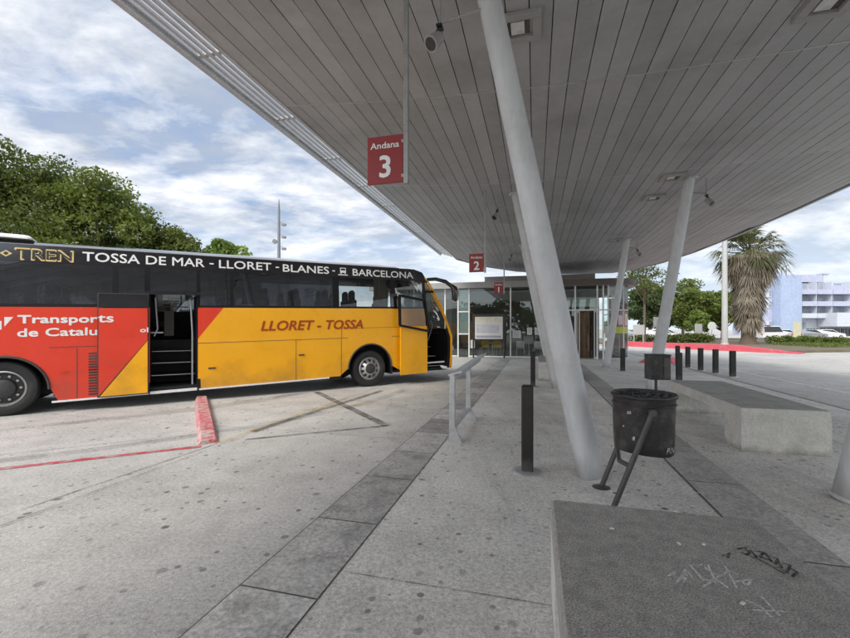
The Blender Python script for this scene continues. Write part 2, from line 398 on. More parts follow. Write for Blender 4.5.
line(b, GP(316, 392), GP(387, 426), .16, .005); line(b, GP(245, 440), GP(388, 426), .07, .009); line(b, GP(252, 432), GP(382, 391), .14, .013)
struct(b, 'tar_seams', M['tar'])
b = MB(); line(b, GP(217, 444), GP(345, 398), .1, .017); line(b, GP(300, 411), GP(372, 404), .12, .017); struct(b, 'faded_yellow_marking', M['yellow_faint'])
b = MB()
line(b, GP(-60, 538), GP(217, 444), .02, .005); line(b, (-6.2, 4.55), (-2.9, 6.35), .015, .009)
line(b, W(-4.6, -3), W(-4.6, 22), .015, .013); line(b, W(-2.3, .9), W(-9, .9), .014, .017); line(b, W(-2.3, 7.4), W(-9, 7.4), .014, .017)
struct(b, 'slab_joints', M['joint_soft'])
b = MB()
for u in (-2.2, 2.6, 7.2, 12.): line(b, W(-1.74, u), W(.91, u), .012, .008); line(b, W(1.43, u+.4), W(5.2, u+.4), .012, .008)
line(b, W(3.4, -10), W(3.4, 17), .012, .012)
struct(b, 'pavement_joints', M['joint_soft'])
b = MB()
for r0, cx_, cy_, a0, a1 in ((7.2, -9.5, 13.0, -62, -12), (9.3, -9.5, 13.0, -62, -14), (13, -14, 17, -60, -28)):
    for i in range(24):
        q0, q1 = R(a0+(a1-a0)*i/24), R(a0+(a1-a0)*(i+1)/24)
        line(b, (cx_+r0*math.cos(q0), cy_+r0*math.sin(q0)), (cx_+r0*math.cos(q1), cy_+r0*math.sin(q1)), .24, .003)
struct(b, 'tyre_tracks', alpha_paint('tyre_track', (.10, .097, .09), .24, 1.6))
# right-hand carriageway: platform edge kerb, edge lines, hatching
b = MB(); b.add([W(5.2, -30, .0), W(5.34, -30, .0), W(5.34, 34, .0), W(5.2, 34, .0), W(5.2, -30, .02), W(5.34, -30, .012), W(5.34, 34, .012), W(5.2, 34, .02)],
      [(4, 5, 6, 7), (1, 2, 6, 5), (0, 4, 7, 3)]); struct(b, 'platform_kerb', M['granite_light'])
b = MB(); line(b, GP(716, 367), GP(1000, 424), .12, .004); line(b, W(4.35, 3.0), W(3.55, .3), .30, .02)
struct(b, 'white_edge_line', M['white_line'])
# planted islands with red kerbs
isl = [(18.2, 38.5), (22.6, 27.3), (23.4, 26.2), (25.5, 27.2), (60, 33), (95, 44), (95, 66), (17, 62)]
b = MB(); b.poly([(x, y, .16) for x, y in isl])
for p_, q_ in zip(isl, isl[1:]+isl[:1]): b.quad((*p_, 0), (*q_, 0), (*q_, .16), (*p_, .16))
struct(b, 'planted_island', M['soil'])
b = MB(); b.poly([(x, y, .17) for x, y in [(30, 31), (60, 35), (95, 46), (95, 60), (60, 50), (36, 42)]]); struct(b, 'grass_verge', M['grass'])
def kerb(mb, pts, wd, h0, h1=None):
    for i in range(len(pts)-1):
        a, c = Vector((*pts[i], 0)), Vector((*pts[i+1], 0)); t = (c-a).normalized(); n = Vector((-t.y, t.x, 0))*wd
        ha = h0; hb = h0 if i < len(pts)-2 or h1 is None else h1
        mb.add([a, c, c+n, a+n, a+Vector((0, 0, ha)), c+Vector((0, 0, hb)), c+n+Vector((0, 0, hb)), a+n+Vector((0, 0, ha))],
               [(0, 1, 5, 4), (1, 2, 6, 5), (2, 3, 7, 6), (3, 0, 4, 7), (4, 5, 6, 7)])
b = MB(); kerb(b, [(17.6, 39.5), (18.2, 36.2), (21.3, 29.0), (23.0, 25.6)], .9, .42, .06)
tag(b.build('red_kerb', M['red_kerb']), 'long low red painted kerb edging the palm island across the road', 'kerb')
b = MB(); b.add([GP(638, 363), GP(675, 364), GP(676, 358), GP(650, 357), GP(668, 363)+Vector((.2, .5, .3)), GP(668, 363)+Vector((-.4, .8, .3))],
                [(0, 1, 4), (1, 2, 4), (2, 3, 5, 4), (3, 0, 5), (0, 4, 5)])
tag(b.build('red_kerb', M['red_kerb']), 'short wedge shaped red kerb nose behind the far litter bin', 'kerb')
# red and white bay separator in front of the coach
root = thing('bay_separator', 'low red and white painted concrete kerb block lying before the coach', 'kerb', (-2.92, 5.6, 0), R(29.5))
b = MB()
secs = [(0, 0), (.0, 1), (1.1, 0), (1.75, 2), (2.5, 0), (3.2, 0), (3.9, 0)]
L = 3.9; cuts = [(0, .95, 0), (.95, 1.75, 1), (1.75, 3.0, 0), (3.0, 3.9, 0)]
for y0, y1, mi in cuts:
    P = []
    for y in (y0, y1):
        hh = .10 if y > .05 else .05
        P += [(-.13, y, .0), (.13, y, .0), (.085, y, hh), (-.085, y, hh)]
    b.add(P, [(0, 1, 2, 3), (7, 6, 5, 4), (1, 5, 6, 2), (2, 6, 7, 3), (3, 7, 4, 0)], mi)
b.build('block', [M['kerb_red'], M['kerb_white']], root)

# ------------------------------------------------------------------ canopy
VC = 1.13
def CZ(v): return 4.97 + .38*min(1.3, abs(v-VC)/6.25)**2
ENDK = [(-5.15, 16.0), (-4.6, 17.3), (-3.5, 19.3), (-1.6, 21.0), (1, 22.3), (4, 23.2), (5.3, 22.6), (6.2, 20.9), (6.9, 18.2), (7.3, 14.5), (7.45, 11.)]
def uend(v):
    for (a, ua), (c, uc) in zip(ENDK, ENDK[1:]):
        if a <= v <= c: return ua+(uc-ua)*(v-a)/(c-a)
    return ENDK[0][1] if v < 0 else ENDK[-1][1]
canopy = thing('canopy', 'huge grey plank clad canopy roof covering the bus platform', 'canopy', (P0[0], P0[1], 0), ROT)
UB = -13.0
JU = [1.5-3.95*k for k in range(3, -1, -1)] + [1.5+3.95*k for k in range(1, 6)]
b = MB(); bk = MB(); pw = .25; gap = .0115
v = -4.62
vs = []
while v < 7.3: vs.append(v); v += pw
for v in vs:
    v1 = min(v+pw-gap, 7.36); 
    cutsu = [UB]+[j for j in JU]+[99]
    for a, c in zip(cutsu, cutsu[1:]):
        e0, e1 = min(c, uend(v)), min(c, uend(v1))
        if a >= min(e0, e1)-.05: continue
        z0, z1 = CZ(v), CZ(v1); dz = random.uniform(-.003, .003)
        a2 = a+.006; e0 -= .006; e1 -= .006
        P = [(v, a2, z0+dz), (v1, a2, z1+dz), (v1, e1, z1+dz), (v, e0, z0+dz), (v, a2, z0+.05), (v1, a2, z1+.05), (v1, e1, z1+.05), (v, e0, z0+.05)]
        b.add(P, [(0, 1, 2, 3)[::-1], (0, 4, 5, 1), (1, 5, 6, 2), (2, 6, 7, 3), (3, 7, 4, 0)])
b.build('soffit_cladding', M['plank'], canopy)
vv = [-4.62+12*i/48 for i in range(49)]; vv[-1] = 7.37
for a, c in zip(vv, vv[1:]):
    bk.quad((a, UB, CZ(a)+.055), (a, uend(a)-.03, CZ(a)+.055), (c, uend(c)-.03, CZ(c)+.055), (c, UB, CZ(c)+.055))
bk.build('soffit_backing', M['gap'], canopy)
b = MB()
for a, c in zip(vv, vv[1:]):
    b.quad((a, UB, CZ(a)+.42), (c, UB, CZ(c)+.42), (c, uend(c), CZ(c)+.42), (a, uend(a), CZ(a)+.42))
b.build('roof_sheet', M['roof'], canopy)
for j in JU:
    b = MB()
    for a, c in zip(vv, vv[1:]):
        if j < uend((a+c)/2)-.2:
            b.add([(a, j-.013, CZ(a)-.004), (c, j-.013, CZ(c)-.004), (c, j+.013, CZ(c)-.004), (a, j+.013, CZ(a)-.004), (a, j-.013, CZ(a)+.02), (c, j-.013, CZ(c)+.02), (c, j+.013, CZ(c)+.02), (a, j+.013, CZ(a)+.02)],
                  [(3, 2, 1, 0), (0, 1, 5, 4), (2, 3, 7, 6)])
    if b.v: b.build('joint_strip', M['joint_strip'], canopy)
# far rounded fascia
b = MB(); pts = [(-4.62, uend(-4.62))]+[k for k in ENDK[2:]]+[(7.45, 5.), (7.45, UB)]
def rib(mb, pts, lo, hi, th):
    for (a, ua), (c, uc) in zip(pts, pts[1:]):
        d = Vector((c-a, uc-ua, 0)).normalized(); n = Vector((-d.y, d.x, 0))*th
        za, zc = CZ(a), CZ(c)
        A, C = Vector((a, ua, 0)), Vector((c, uc, 0))
        P = [A+Vector((0, 0, za+lo)), C+Vector((0, 0, zc+lo)), C+n+Vector((0, 0, zc+lo)), A+n+Vector((0, 0, za+lo)), A+Vector((0, 0, za+hi)), C+Vector((0, 0, zc+hi)), C+n+Vector((0, 0, zc+hi)), A+n+Vector((0, 0, za+hi))]
        mb.add(P, [(3, 2, 1, 0), (4, 5, 6, 7), (0, 1, 5, 4), (2, 3, 7, 6), (0, 4, 7, 3), (1, 2, 6, 5)])
rib(b, pts, -.03, .16, .07); rib(b, [(p[0], p[1]+.0) for p in pts], .19, .42, .05)
b.build('fascia', M['edge'], canopy)
# edge louvres along the left side
b = MB()
for k in range(5):
    va = -4.68-.118*k; b = MB()
    b.bar((va, UB, CZ(va)+.03), (va, 16.1+(.9-.23*k), CZ(va)+.03), .05, .035); b.build('louvre_slat', M['edge'], canopy)
b = MB(); b.bb(-5.24, -5.17, UB, 16.0, CZ(-5.2)-.06, CZ(-5.2)+.12); b.build('edge_beam', M['edge'], canopy)
b = MB(); b.bb(-4.66, -4.60, UB, 17.2, CZ(-4.63)-.02, CZ(-4.63)+.42); b.build('inner_beam', M['edge'], canopy)
b = MB(); u = -12.6
while u < 15.9: b = MB(); b.bb(-5.17, -4.66, u-.03, u+.03, CZ(-4.9)+.05, CZ(-4.9)+.10); b.build('louvre_bracket', M['edge'], canopy); u += 1.83

# columns
def make_column(sgn, label, group):
    t = thing('support_column', label, 'column', (0, 0, 0), ROT, group)
    top = Vector((-1.05, -.45, 5.05)) if sgn < 0 else Vector((.66, -.6, 5.05)); base = Vector((0, 0, .0))
    pts = [base.lerp(top, i/8) for i in range(9)]
    b = MB(); b.tube(pts, [.136-.0028*i for i in range(9)], 28); b.build('shaft', M['column'], t, True)
    b = MB(); b.tube([base+Vector((0, 0, .0)), base+Vector((sgn*.006, -.0026, .03))], [.155, .146], 28); b.build('base_collar', M['colbase'], t, True)
    b = MB(); b.tube([top-Vector((sgn*.012, -.005, .06)), top], [.16, .18], 28); b.build('head_collar', M['colbase'], t, True)
    return t
cL = make_column(-1, 'white leaning column nearest in the middle, sloping left beside the large litter bin', 'left leaning columns')
cL.location = W(0, 0)
dup(cL, W(0, 6.7), label='second left leaning column, seen just behind the nearest white one')
dup(cL, W(0, 13.4), label='farthest left leaning column, almost hidden behind the two nearer ones')
cR = make_column(1, 'white column foot cut off by the right picture edge', 'right leaning columns')
cR.location = W(2.2, 0)
dup(cR, W(2.2, 6.7), label='right leaning column rising behind the far small litter bin')
dup(cR, W(2.2, 13.4), label='far right leaning column before the glass station doors')

# hanging platform signs
def make_sign(num, label, u):
    t = thing('platform_sign', label, 'sign', W(-1.79, u), ROT, 'hanging red platform signs')
    zt = CZ(-1.79)
    b = MB(); b.bar((0, 0, 2.98), (0, 0, zt+.02), .045, .045); b.build('hanger_pole', M['pole'], t)
    b = MB(); b.bb(-.405, -.03, -.015, .015, 3.0, 3.47); p = b.build('panel', M['sign_red'], t, bevel=.003)
    for z in (3.06, 3.4): b = MB(); b.bb(-.045, -.02, -.02, .02, z-.015, z+.015); b.build('clamp', M['pole'], t)
    b = MB(); text(b, 'Andana', lambda x, y: (-.368+x, -.018, 3.345+y), .30, .062, .025); b.build('lettering', M['sign_white'], p)
    b = MB(); nb = text2d(num, .035)[0]; asp = nb[:, 0].max()/nb[:, 1].max(); hh = .21
    text(b, num, lambda x, y: (-.215-asp*hh/2+x, -.018, 3.06+y), asp*hh, hh, .035); b.build('numeral', M['sign_white'], p)
make_sign('3', 'nearest hanging red sign reading Andana 3', -.72)
make_sign('2', 'middle hanging red sign reading Andana 2', 5.95)
make_sign('1', 'farthest hanging red sign reading Andana 1', 12.65)

# floodlights on the columns
def make_flood(sgn):
    t = thing('floodlight', '', 'floodlight', (0, 0, 0), ROT, 'floodlights hanging beside the columns')
    zt = 5.0
    b = MB(); b.tube([(0, 0, 4.62), (0, 0, zt)], .012, 8); b.tube([(0, 0, 4.66), (-sgn*.42, .03, 4.74)], .014, 8); b.build('bracket', M['lamp_grey'], t, True)
    b = MB(); b.bar((0, -.05, 4.62), (0, .05, 4.62), .06, .02); b.bar((.0, .0, 4.62), (sgn*.03, -.04, 4.52), .05, .03); b.build('yoke', M['lamp_dark'], t)
    ax = Vector((sgn*.45, -.55, -.7)).normalized(); c = Vector((sgn*.03, -.04, 4.47))
    b = MB(); b.tube([c-ax*.08, c-ax*.06, c+ax*.03, c+ax*.1, c+ax*.1], [.035, .058, .07, .082, .066], 18); b.build('housing', M['lamp_grey'], t, True)
    b = MB(); b.tube([c+ax*.1005, c+ax*.104], [.062, .062], 18); b.build('lens', M['lamp_dark'], t)
    return t
fl = make_flood(-1); fl.location = W(-1.5, -.5); fl['label'] = 'round floodlight nearest overhead, left of the nearest leaning column'
dup(fl, W(-1.5, 6.2), label='floodlight on the left, second along, beyond the red sign 3')
dup(fl, W(-1.5, 12.9), label='farthest small floodlight on the left, above the red sign 1')
fr = make_flood(1); fr.location = W(3.24, 6.25); fr['label'] = 'dark floodlight at the head of the right column behind the small bin'
dup(fr, W(3.24, 12.95), label='floodlight at the head of the far right column before the station')
def make_down():
    t = thing('ceiling_light', '', 'ceiling light', (0, 0, 0), ROT, 'square lights set in the canopy')
    b = MB(); s_ = .235
    for x0, x1, y0, y1 in ((-s_, s_, -s_, -.14), (-s_, s_, .14, s_), (-s_, -.14, -.14, .14), (.14, s_, -.14, .14)): b.bb(x0, x1, y0, y1, -.05, 0)
    b.build('frame', M['lamp_grey'], t, bevel=.006)
    b = MB(); b.quad((-.14, -.14, -.004), (-.14, .14, -.004), (.14, .14, -.004), (.14, -.14, -.004)); b.build('reflector', M['inside_dark'], t)
    b = MB(); b.bb(-.10, .05, -.10, .10, -.03, -.006); b.build('diffuser', M['lamp_glass'], t)
    return t
dl = make_down(); dl.location = W(-.73, .22, CZ(-.73)); dl['label'] = 'square recessed light nearest overhead, beside the nearest column'
for v, u, lb in ((2.42, .66, 'square recessed light cut by the top right picture corner'), (2.42, 5.85, 'square recessed light just before the right column head'), (2.42, 7.35, 'square recessed light just past the right column head'),
                 (2.42, 12.7, 'square recessed light before the far right column head')):
    dup(dl, W(v, u, CZ(v)), label=lb)

# ------------------------------------------------------------------ platform furniture
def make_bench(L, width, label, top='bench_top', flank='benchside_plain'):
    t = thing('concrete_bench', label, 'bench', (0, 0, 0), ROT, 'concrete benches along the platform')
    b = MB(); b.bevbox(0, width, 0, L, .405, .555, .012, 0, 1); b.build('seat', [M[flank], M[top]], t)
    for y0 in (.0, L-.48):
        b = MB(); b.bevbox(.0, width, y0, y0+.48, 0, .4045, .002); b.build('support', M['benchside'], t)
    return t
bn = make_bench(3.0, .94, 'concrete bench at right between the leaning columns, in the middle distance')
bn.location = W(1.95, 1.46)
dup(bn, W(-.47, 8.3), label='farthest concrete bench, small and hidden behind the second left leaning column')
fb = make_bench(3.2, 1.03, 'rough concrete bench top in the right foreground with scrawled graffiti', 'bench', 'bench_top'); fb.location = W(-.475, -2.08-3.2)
# graffiti strokes on the foreground bench (local coordinates)
def to_local(t, p): return Matrix.Rotation(-ROT, 4, 'Z') @ (Vector(p)-Vector(t.location))
def stroke(mb, pts, wd, t, z):
    L = []
    for px, py in pts:
        q = to_local(t, GP(px, py, .5575)); L.append(Vector((q.x, q.y, z)))
    for a, c in zip(L, L[1:]):
        d = (c-a); 
        if d.length < 1e-5: continue
        n = Vector((-d.y, d.x, 0)).normalized()*wd/2; mb.quad(a-n, c-n, c+n, a+n)
z = .5575
b = MB()
for s_ in ([(672, 572), (680, 580), (688, 571), (684, 582)], [(676, 584), (686, 569), (692, 577)], [(690, 565), (704, 581)], [(697, 567), (703, 564), (708, 571), (722, 577)],
           [(708, 565), (716, 583), (700, 578)], [(711, 581), (730, 571), (742, 576)], [(725, 566), (737, 588)], [(735, 582), (752, 579), (747, 586), (740, 580)], [(703, 587), (716, 579), (728, 588)], [(668, 576), (676, 572)], [(745, 600), (760, 606), (772, 618)], [(762, 597), (780, 616)], [(752, 610), (790, 612)]):
    stroke(b, s_, .0095, fb, z)
b.build('white_graffiti', M['gr_white'], fb)
b = MB()
for s_ in ([(737, 549), (748, 547)], [(744, 548), (750, 553), (745, 555)], [(750, 550), (757, 557), (752, 558)], [(754, 551), (764, 552), (760, 557), (769, 560)], [(765, 553), (772, 562)], [(768, 556), (778, 559), (775, 565)],
           [(776, 558), (782, 568), (775, 567)], [(782, 563), (790, 565), (787, 573), (781, 569)], [(788, 567), (797, 572), (792, 577)], [(740, 552), (760, 560), (785, 574)], [(722, 556), (730, 553), (727, 558)]):
    stroke(b, s_, .011, fb, z)
b.build('black_graffiti', M['gr_black'], fb)
b = MB()
for px, py in ((704, 545), (679, 544), (699, 494), (612, 529), (743, 604), (676, 512)):
    q = GP(px, py, .556 if py > 508 else 0); q = to_local(fb, q); b.box((q.x, q.y, (.559 if py > 508 else .015)), (.018, .012, .004), random.random()*3)
tag(b.build('litter', M['litter'], fb), kind=None)

# bollards
def make_bollard(h=.94, w_=.125):
    t = thing('bollard', '', 'bollard', (0, 0, 0), ROT, 'black square bollards')
    b = MB(); b.bevbox(-w_/2, w_/2, -w_/2, w_/2, .0, h, .012); b.build('post', M['black_post'], t)
    b = MB(); b.lathe([(0, .022), (.13, .020), (.165, .008), (.17, .0)], 22); b.build('base_plate', M['steel'], t, True)
    return t
bo = make_bollard(); bo.location = W(-.645, .02); bo['label'] = 'black square bollard nearest the camera on a round base plate'
dup(bo, W(-.62, 6.9), label='black bollard farther along the platform, left of the second leaning column')
bs = make_bollard(.84, .15)
RB = [((622.7, 371.2), 'black bollard before the glass station corner with the notices'), ((679, 380.5), 'black bollard standing forward of the others, right of the far litter bin'),
      ((677.6, 365.5), 'farthest bollard of the roadside row, half hidden behind the forward one'), ((687.8, 367.7), 'fourth bollard from the right in the roadside row'),
      ((700.6, 370.6), 'third bollard from the right in the roadside row'), ((715.5, 373.2), 'second bollard from the right in the roadside row'), ((732.6, 376.7), 'rightmost bollard of the row by the road')]
for i, (p, lb) in enumerate(RB):
    if i == 0: bs.location = GP(*p); bs['label'] = lb
    else: dup(bs, GP(*p), label=lb)

# litter bins
def make_bin(label):
    t = thing('litter_bin', label, 'litter bin', (0, 0, 0), ROT)
    C = (.31, .25); r = .252
    P = []; F = []; seg = 48; prof = [(.0, .478), (r*.93, .478), (r*.955, .49), (r*.97, .6), (r*.985, .8), (r*.99, .95), (r*1.0, .955)]
    b = MB(); b.lathe(prof, seg, (C[0], C[1], 0))
    rr = random.Random(3)
    nv = []
    for (x, y, zz) in b.v:      # battered sheet
        a = math.atan2(y-C[1], x-C[0]); k = 1+.012*math.sin(3*a+7*zz)+.009*math.sin(7*a-9*zz)
        nv.append((C[0]+(x-C[0])*k, C[1]+(y-C[1])*k, zz+(.008*math.sin(2*a) if zz < .6 else 0)))
    b.v = nv; sh = b.build('bucket', M['bin'], t, True)
    b = MB(); b.lathe([(r*.95, .80), (r*.95, .95)], seg, (C[0], C[1], 0)); b.lathe([(0, .78), (r*.95, .80)], seg, (C[0], C[1], 0)); b.build('liner', M['bag'], sh, True)
    ring = [(C[0]+(r+.006)*math.cos(2*PI*k/40), C[1]+(r+.006)*math.sin(2*PI*k/40), .965+.004*math.sin(k*1.3)) for k in range(41)]
    b = MB(); b.tube(ring, .014, 8, False); b.build('rim', M['bin'], sh, True)
    ring = [(C[0]+(r+.002)*math.cos(2*PI*k/40), C[1]+(r+.002)*math.sin(2*PI*k/40), .895+.003*math.sin(k*2.1)) for k in range(41)]
    b = MB(); b.tube(ring, .007, 6, False); b.build('bead', M['bin'], sh, True)
    for a_, z_, w_, h_ in ((-2.25, .82, .035, .03), (-2.1, .60, .02, .04), (-2.45, .70, .012, .02)):
        b = MB(); P_ = [(C[0]+(r+.002)*math.cos(a_+d/r), C[1]+(r+.002)*math.sin(a_+d/r), zz) for d, zz in ((-w_/2, z_), (w_/2, z_+.006), (w_/2, z_+h_), (-w_/2, z_+h_*.8))]; b.poly(P_); b.build('sticker_scrap', M['gr_white'], sh)
    # bag folded over the rim
    b = MB(); n = 60
    for k in range(n):
        a0, a1 = 2*PI*k/n, 2*PI*(k+1)/n
        h0 = .93+.02*math.sin(k*2.7)+.012*math.sin(k*5.1); h1 = .93+.02*math.sin((k+1)*2.7 if k+1 < n else 0)+.012*math.sin((k+1)*5.1 if k+1 < n else 0)
        q = lambda a, rad, zz: (C[0]+rad*math.cos(a), C[1]+rad*math.sin(a), zz)
        b.quad(q(a0, r+.004, .962), q(a1, r+.004, .962), q(a1, r+.006, .985), q(a0, r+.006, .985)); b.quad(q(a0, r+.006, .985), q(a1, r+.006, .985), q(a1, r-.03+.012*math.sin((k+1)*2.1), .9), q(a0, r-.03+.012*math.sin(k*2.1), .9))
    b.build('bag', M['bag'], sh, True)
    for y in (-.035, .535):
        b = MB(); b.tube([(0, y, 0), (.02, y, .06), (.31, y, .86)], [.023, .023, .023], 14); lg = b.build('leg', M['bin_leg'], t, True)
        b = MB(); b.lathe([(.0, .03), (.03, .028), (.05, .012), (.085, .006), (.085, 0)], 14, (0, y, 0)); b.build('foot', M['bin_leg'], lg, True)
        b = MB(); b.tube([(.31, y-.03, .86), (.31, y+.03, .86)], .028, 12); b.build('pivot', M['bin_leg'], lg, True)
    b = MB(); b.tube([(.145, -.035, .40), (.11, .25, .36), (.145, .535, .40)], .02, 10); b.build('brace', M['bin_leg'], t, True)
    b = MB(); text(b, 'PIN', lambda x, y: (C[0]+.12+x, C[1]-r*.985*math.cos(math.asin((.12+x)/r))-.012, .51+y), .08, .05, .0, .3); b.build('scrawl', M['gr_white'], sh)
    return t
bi = make_bin('large dented black litter bin on slanted legs in the right foreground'); bi.location = GP(611, 511)
t = thing('litter_bin', 'small square black litter bin on a short post before the right leaning column', 'litter bin', W(2.02, 5.45), -R(4))
b = MB(); b.bevbox(-.205, .205, -.17, .17, .455, .985, .015); bd = b.build('bucket', M['bin'], t)
b = MB(); b.bevbox(-.215, .215, -.18, .18, .975, 1.0, .01); b.build('rim', M['bin'], bd)
b = MB(); b.bevbox(.05, .18, -.19, -.168, .49, .94, .01); b.build('front_plate', M['bin_leg'], bd)
b = MB(); b.tube([(-.03, 0, 0), (-.03, 0, .47)], .03, 12); b.build('post', M['bin_leg'], t, True)
b = MB(); b.lathe([(0, .02), (.09, .018), (.1, 0)], 16, (-.03, 0, 0)); b.build('base_plate', M['bin_leg'], t)

# galvanised leaning rail
root = thing('leaning_rail', 'galvanised steel leaning rail beside the kerb paving', 'rail', W(-1.62, .93), ROT)
b = MB()
b.add([(-.09, 0, .90), (.10, 0, .955), (.10, 0, .985), (-.09, 0, .93), (-.09, 3.0, .97), (.10, 3.0, 1.03), (.10, 3.0, 1.06), (-.09, 3.0, 1.0)],
      [(0, 1, 2, 3), (7, 6, 5, 4), (0, 4, 5, 1), (1, 5, 6, 2), (2, 6, 7, 3), (3, 7, 4, 0)])
b.build('top_plate', M['steel'], root, bevel=.006)
for y, zt in ((0.03, .92), (1.45, .95)):
    b = MB(); b.add([(-.085, y-.03, 0), (.10, y-.03, 0), (.10, y+.03, 0), (-.085, y+.03, 0), (-.08, y-.03, .14), (.0, y-.03, .22), (.0, y+.03, .22), (-.08, y+.03, .14),
                     (-.07, y-.03, zt), (.0, y-.03, zt), (.0, y+.03, zt), (-.07, y+.03, zt)],
                    [(3, 2, 1, 0), (0, 1, 5, 4), (1, 2, 6, 5), (2, 3, 7, 6), (3, 0, 4, 7), (4, 5, 9, 8), (5, 6, 10, 9), (6, 7, 11, 10), (7, 4, 8, 11), (8, 9, 10, 11)])
    b.build('post', M['steel'], root, bevel=.004)
b = MB(); b.bar((-.035, .05, .2), (-.035, 1.43, .2), .06, .05); b.build('bottom_bar', M['steel'], root)
b = MB(); b.bar((-.035, .06, .87), (-.035, 2.9, .93), .05, .06); b.build('upper_bar', M['steel'], root)

# ------------------------------------------------------------------ the coach
KB = .0225
bus = thing('coach', 'long red and yellow touring coach with black glass and open doors at the platform', 'coach', (-7.44, 7.3, 0), R(32.5))
def yo(z): return max(0, z-1.94)*.09            # tumblehome of the side
def bp(s, z, out=0.0): return (s, yo(z)-out, z+KB*s)      # point on the near side, out = towards the platform
ZB, ZW, ZG = .2, 1.94, 3.08
S_END = -3.3
def arch(s):
    for c, zc in ((0, .43), (7.09, .36)):
        if abs(s-c) < .64: return max(ZB, zc+math.sqrt(.64**2-(s-c)**2))
    return ZB
def srange(a, c, extra=()):
    S = {a, c}
    S |= {x for x in extra if a < x < c}
    k = a
    while k < c: S.add(k); k += .45
    for q in (0, 7.09):
        for i in range(25):
            x = q-.6399*math.cos(PI*i/24)
            if a < x < c: S.add(x)
    return sorted(S)
def side(mb, a, c, zb, zt, mi=0, extra=(), out=0.0, n=5):
    S = srange(a, c, extra)
    for s0, s1 in zip(S, S[1:]):
        b0, b1, t0, t1 = zb(s0+1e-6), zb(s1-1e-6), zt(s0+1e-6), zt(s1-1e-6)
        if t0-b0 < 1e-4 and t1-b1 < 1e-4: continue
        mb.quad(bp(s0, b0, out), bp(s1, b1, out), bp(s1, t1, out), bp(s0, t0, out), mi)
diag = lambda s: min(ZW, 1.24+(s-3.01)*(.70/.52))    # red wedge right of the middle door
b = MB()
side(b, S_END, 2.17, arch, lambda s: ZW, 0); b.build('side_panel', [M['b_red'], M['b_yel']], bus); b = MB()
side(b, 3.03, 3.53, lambda s: diag(s), lambda s: ZW, 0, (3.53,))
side(b, 3.03, 3.53, arch, lambda s: diag(s), 1)
side(b, 3.53, 8.84, arch, lambda s: ZW, 1)
body_near = b.build('side_panel', [M['b_red'], M['b_yel']], bus)
# far side, rear
b = MB()
for a, c, mi in ((S_END, 2.6, 0), (2.6, 9.55, 1)):
    S = srange(a, c)
    for s0, s1 in zip(S, S[1:]): b.quad((s0, 2.5, arch(s0+1e-6)+KB*s0), (s0, 2.5, ZW+KB*s0), (s1, 2.5, ZW+KB*s1), (s1, 2.5, arch(s1-1e-6)+KB*s1), mi)
b.build('side_panel', [M['b_red'], M['b_yel']], bus)
b = MB(); b.poly([(S_END, 0, .3), (S_END, 2.5, .3), (S_END, 2.5, 1.9), (S_END, 2.39, 3.0), (S_END, .11, 3.0), (S_END, 0, 1.9)]); b.build('rear_panel', M['b_red'], bus)
# underside, chassis and floor
b = MB(); b.bb(.75, 6.3, .06, 2.44, .26, .34); b.bb(-3.2, -.75, .06, 2.44, .3, .36); b.bb(7.8, 9.5, .12, 2.4, .33, .4); b.build('underbody', M['b_dark'], bus)
b = MB(); b.bb(-3.2, 2.12, .08, 2.42, 1.25, 1.3); b.bb(2.12, 3.06, 1.1, 2.42, 1.27, 1.3); b.bb(3.06, 8.7, .08, 2.42, 1.27, 1.32); b.build('floor', M['b_dark'], bus)
for c in (0, 7.09):
    b = MB(); b.bb(c-.7, c+.7, .5, 2.0, .3, 1.2); b.quad((c-.7, .02, 1.22), (c+.7, .02, 1.22), (c+.7, .6, 1.22), (c-.7, .6, 1.22)); b.quad((c-.68, .03, .3), (c-.68, .6, .3), (c-.68, .6, 1.2), (c-.68, .03, 1.2)); b.quad((c+.68, .03, .3), (c+.68, .6, .3), (c+.68, .6, 1.2), (c+.68, .03, 1.2))
    b.build('wheel_housing', M['b_dark'], bus)
for c, zc in ((0, .43), (7.09, .36)):
    b = MB(); A = [(c-.625*math.cos(PI*i/28), zc+.625*math.sin(PI*i/28)) for i in range(29)]
    b.tube([bp(x, max(z, ZB), .008) for x, z in A], .022, 8); b.build('arch_lip', M['b_seal'], bus, True)
# trims: belt line, sill line, panel gaps
def strip(mb, s0, s1, z0, z1, out=.004, mi=0): return mb.add([bp(s0, z0, out), bp(s1, z0, out), bp(s1, z1, out), bp(s0, z1, out), bp(s0, z0, -.01), bp(s1, z0, -.01), bp(s1, z1, -.01), bp(s0, z1, -.01)], [(0, 1, 2, 3), (0, 4, 5, 1), (1, 5, 6, 2), (2, 6, 7, 3), (3, 7, 4, 0)], mi)
b = MB()
for s in (1.02, 5.12, 6.27): strip(b, s-.006, s+.006, .21, 1.17, .002)
strip(b, 6.275, 6.287, 1.17, 1.6, .002)
strip(b, 6.1, 8.84, 1.42, 1.428, .002); strip(b, .62, 2.17, 1.186, 1.197, .0025); strip(b, S_END, -.62, 1.186, 1.197, .0025); strip(b, 3.03, 6.45, 1.168, 1.179, .0025); strip(b, 7.74, 8.84, 1.168, 1.179, .0025)
b.build('panel_gap', M['b_seal'], bus)
b = MB(); strip(b, .66, 2.15, .17, .205, .012); strip(b, 3.05, 5.95, .165, .2, .012); strip(b, 2.17, 3.01, .17, .225, .03); b.build('sill_strip', M['b_white'], bus)
for s, z in ((3.3, .62), (5.25, .80)):
    b = MB(); b.tube([bp(s-.07, z, .002), bp(s+.07, z, .002)], .018, 8); b.build('flap_latch', M['b_seal'], bus)
b = MB(); strip(b, .76, .88, .72, .75, .012); b.build('side_marker', M['b_red'], bus)
b = MB()
